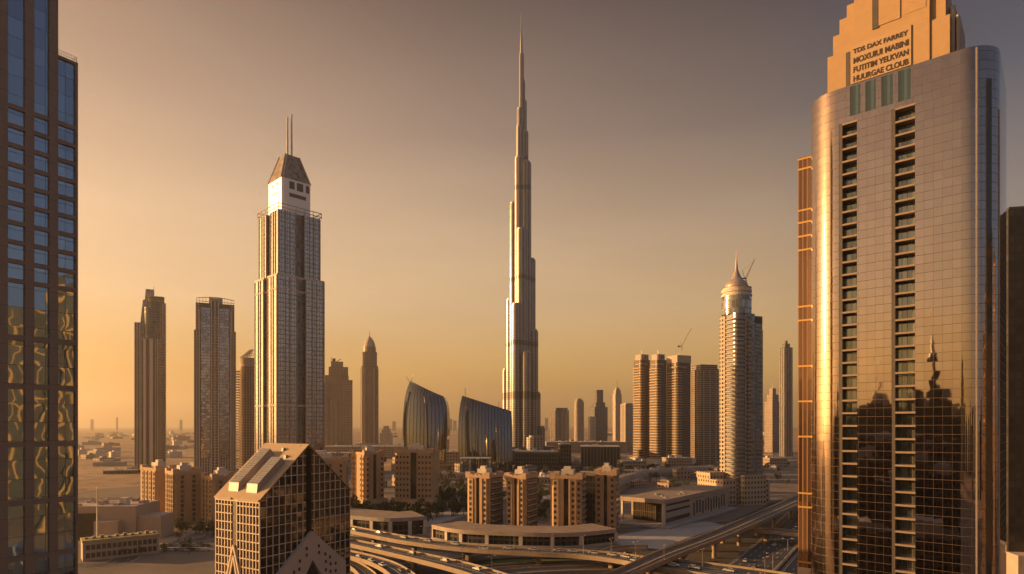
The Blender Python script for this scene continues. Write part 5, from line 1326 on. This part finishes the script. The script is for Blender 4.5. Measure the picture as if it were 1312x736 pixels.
rng = random.Random(15); fn = ('longest', 'middle', 'lowest')
for q_, (C, z_) in enumerate(FLY[:3]):
    for i in range(5, len(C) - 2, 3 if q_ == 0 else 4):
        k = (i + q_) % 3; sd_ = rng.choice((-1, 1)); a, b_ = Vector(C[i]), Vector(C[i + 1]); an = math.atan2(b_.y - a.y, b_.x - a.x)
        if (b_ - a).length < .1: continue
        n_ = Vector((-math.sin(an), math.cos(an))); p = a.lerp(b_, rng.random()) + n_*sd_*1.8
        dup(cars[k], (p.x, p.y, z_ + .03), an + (0 if sd_ < 0 else math.pi), f'small {cn[k]} car on the {fn[q_]} flyover', f'{cn[k]} cars on the {fn[q_]} flyover')
for i, (x, y) in enumerate(dup_later):
    k = i % 3; dup(cars[k], (x, y, .02), R(20), f'small {cn[k]} car parked in the dirt yard at the lower left', f'{cn[k]} cars parked in the dirt yard')
lm = thing('street_lamp', 'thin double-armed street lamp along the highway', 'street lamp', (0, 0, 0), 0, 'street lamps along the highway')
MB().lathe(0, 0, [(.22, 0), (.14, 5), (.1, 11)], 6).build('pole', M['steel'], lm)
MB().bar((-2.2, 0, 11.3), (0, 0, 10.8), .08).bar((2.2, 0, 11.3), (0, 0, 10.8), .08).build('arm', M['steel'], lm)
for x_ in (-2.2, 2.2): MB().box(x_ - .5, x_ + .5, -.2, .2, 11.2, 11.45).build('lamp_head', M['pale'], lm)
k_ = 0
for i in range(14, 60, 5):
    for off in (11.5, 44):
        p = hwc[i]; loc = (p[0] + off, p[1], 0)
        if k_ == 0: lm.location = loc
        else: dup(lm, loc, 0, lm['label'], lm['group'])
        k_ += 1

for q_, (C, z_) in enumerate(FLY[:2]):
    for i in range(8, len(C) - 2, 5):
        dup(lm, (*C[i], z_), math.atan2(C[i+1][1] - C[i][1], C[i+1][0] - C[i][0]) + R(90), f'thin double-armed street lamp on the middle line of the {fn[q_]} flyover', f'street lamps on the {fn[q_]} flyover', .7)

# ------------------------------------------------------------------ buildings behind the viewer that the mirror glass shows
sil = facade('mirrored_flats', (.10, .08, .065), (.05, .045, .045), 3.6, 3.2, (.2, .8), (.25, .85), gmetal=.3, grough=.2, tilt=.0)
gm_ = 'high-rises mirrored in the glass facades'
U_, N_ = Vector((.75, -.66)), Vector((-.66, -.75))
def mirrored(px, wpx, hh, dist, spire=False, label='dark mid-rise mirrored low in the bronze glass tower'):
    k = (px - 656)/F; sS = (k*195 - 91)/(.75 + .66*k); p = Vector((91, 195)) + U_*sS
    v = p.normalized(); r_ = v - 2*v.dot(N_)*N_; q = p + r_*dist; an = math.atan2(r_.y, r_.x); wd = wpx*.55*dist/400
    t = thing('mirrored_spire' if spire else 'mirrored_building', label, 'building', (q.x, q.y, 0), an, None if spire else gm_)
    if spire:
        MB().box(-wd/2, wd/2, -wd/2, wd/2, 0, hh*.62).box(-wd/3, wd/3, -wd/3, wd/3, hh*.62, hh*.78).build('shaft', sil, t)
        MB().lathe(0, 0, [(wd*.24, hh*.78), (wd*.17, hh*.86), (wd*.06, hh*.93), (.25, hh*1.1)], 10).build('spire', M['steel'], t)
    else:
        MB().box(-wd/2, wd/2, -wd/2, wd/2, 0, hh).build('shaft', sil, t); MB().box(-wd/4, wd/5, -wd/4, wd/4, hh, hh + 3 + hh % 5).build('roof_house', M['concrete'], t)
for px, wpx, hh, dist in ((1030, 40, 74, 330), (1050, 22, 76, 420), (1078, 34, 71, 380), (1098, 26, 74, 400), (1110, 34, 80, 440), (1130, 30, 84, 400), (1146, 30, 72, 430), (1160, 34, 76, 380), (1176, 30, 92, 420), (1192, 34, 82, 400), (1206, 26, 88, 440), (1228, 26, 96, 420), (1246, 30, 84, 380), (1010, 40, 70, 350), (1120, 120, 66, 520), (1200, 140, 70, 540), (1040, 140, 66, 540)): mirrored(px, wpx, hh, dist)
for px, wpx, hh, dist in ((1030, 60, 40, 230), (1070, 70, 34, 180), (1110, 70, 44, 240), (1150, 80, 36, 190), (1190, 70, 46, 250), (1235, 80, 40, 210), (1090, 200, 20, 110), (1190, 220, 18, 120), (1130, 260, 56, 300)): mirrored(px, wpx, hh, dist)
mirrored(1216, 26, 150, 400, True, 'dark spired tower mirrored near the right of the bronze glass front')
mirrored(1064, 26, 118, 400, True, 'dark spired tower mirrored near the left of the bronze glass front')
mirrored(1124, 10, 112, 410, True, 'thin dark spire mirrored between the two recesses of the bronze glass front')
rng = random.Random(9)
for i in range(14):
    x = -620 + i*75 + rng.uniform(-20, 20); y = rng.uniform(-620, -330); hh = rng.uniform(60, 105); wd = rng.uniform(34, 60)
    t = thing('mirrored_building', 'dark block behind the viewer mirrored in the pair of curved glass towers', 'building', (x, y, 0), rng.uniform(-.3, .3), 'blocks mirrored in the curved glass pair')
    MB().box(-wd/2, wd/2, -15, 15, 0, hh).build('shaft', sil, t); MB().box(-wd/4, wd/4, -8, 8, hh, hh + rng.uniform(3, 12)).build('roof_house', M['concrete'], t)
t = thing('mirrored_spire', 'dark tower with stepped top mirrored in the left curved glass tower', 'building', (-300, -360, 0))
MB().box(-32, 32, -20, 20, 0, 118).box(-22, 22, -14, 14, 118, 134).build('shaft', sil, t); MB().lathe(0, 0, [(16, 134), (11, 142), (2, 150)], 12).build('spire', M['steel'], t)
ribm = plain('amber_streak', (.42, .23, .085), .8)  # amber light put into the ribs, over dark walls, for streaky reflections
lit = facade('sunlit_flats', (.055, .036, .022), (.018, .016, .015), 3.6, 5.5, (.22, .98), (.05, .97), gmetal=0, grough=.6, tilt=.0)
for (x, y, wd, dp, hh, lab) in ((262, 75, 26, 56, 156, 'tall sunlit stone block mirrored in the left tower glass'), (258, 16, 30, 60, 142, 'lower sunlit stone block mirrored in the left tower glass'), (300, 125, 26, 30, 150, 'sunlit stone tower mirrored in the rounded end of the bronze tower'), (262, -52, 30, 60, 118, 'squat sunlit block mirrored beside the lower block')):
    t = thing('mirrored_block', lab, 'building', (x, y, 0), R(-8)); b = MB(); b.box(0, wd, -dp/2, dp/2, 0, hh); b.build('walls', lit, t)
    boxes('stone_rib', ribm, t, [(-1.0, -.01, -dp/2 + f*dp, -dp/2 + f*dp + wr, z0*hh, z1*hh) for f, wr, z0, z1 in ((.02, 1.6, 0, .97), (.11, .8, .3, .9), (.2, 1.1, 0, .7), (.29, .6, .5, .97), (.38, 1.8, 0, .95), (.5, .7, .2, .8), (.58, 1.3, 0, .97), (.69, .6, .4, .93), (.78, 1.5, 0, .88), (.9, .9, .1, .97))] + [(-.8, -.02, -dp/2, dp/2, f*hh, f*hh + 1.2) for f in (.55, .8, .95)])

# ------------------------------------------------------------------ haze
hz = MB(); hz.box(-14000, 14000, -5000, 20000, -1, 900)
ho = hz.build('haze', []); ho['kind'] = 'stuff'; ho.display_type = 'WIRE'
hm = bpy.data.materials.new('haze'); hm.use_nodes = True; ht = hm.node_tree; ht.nodes.clear()
ov = ht.nodes.new('ShaderNodeOutputMaterial'); pv = ht.nodes.new('ShaderNodeVolumePrincipled'); ht.links.new(pv.outputs[0], ov.inputs['Volume'])
pv.inputs['Color'].default_value = (1.0, .90, .76, 1); pv.inputs['Density'].default_value = HAZE; pv.inputs['Anisotropy'].default_value = .65
ho.data.materials.append(hm)
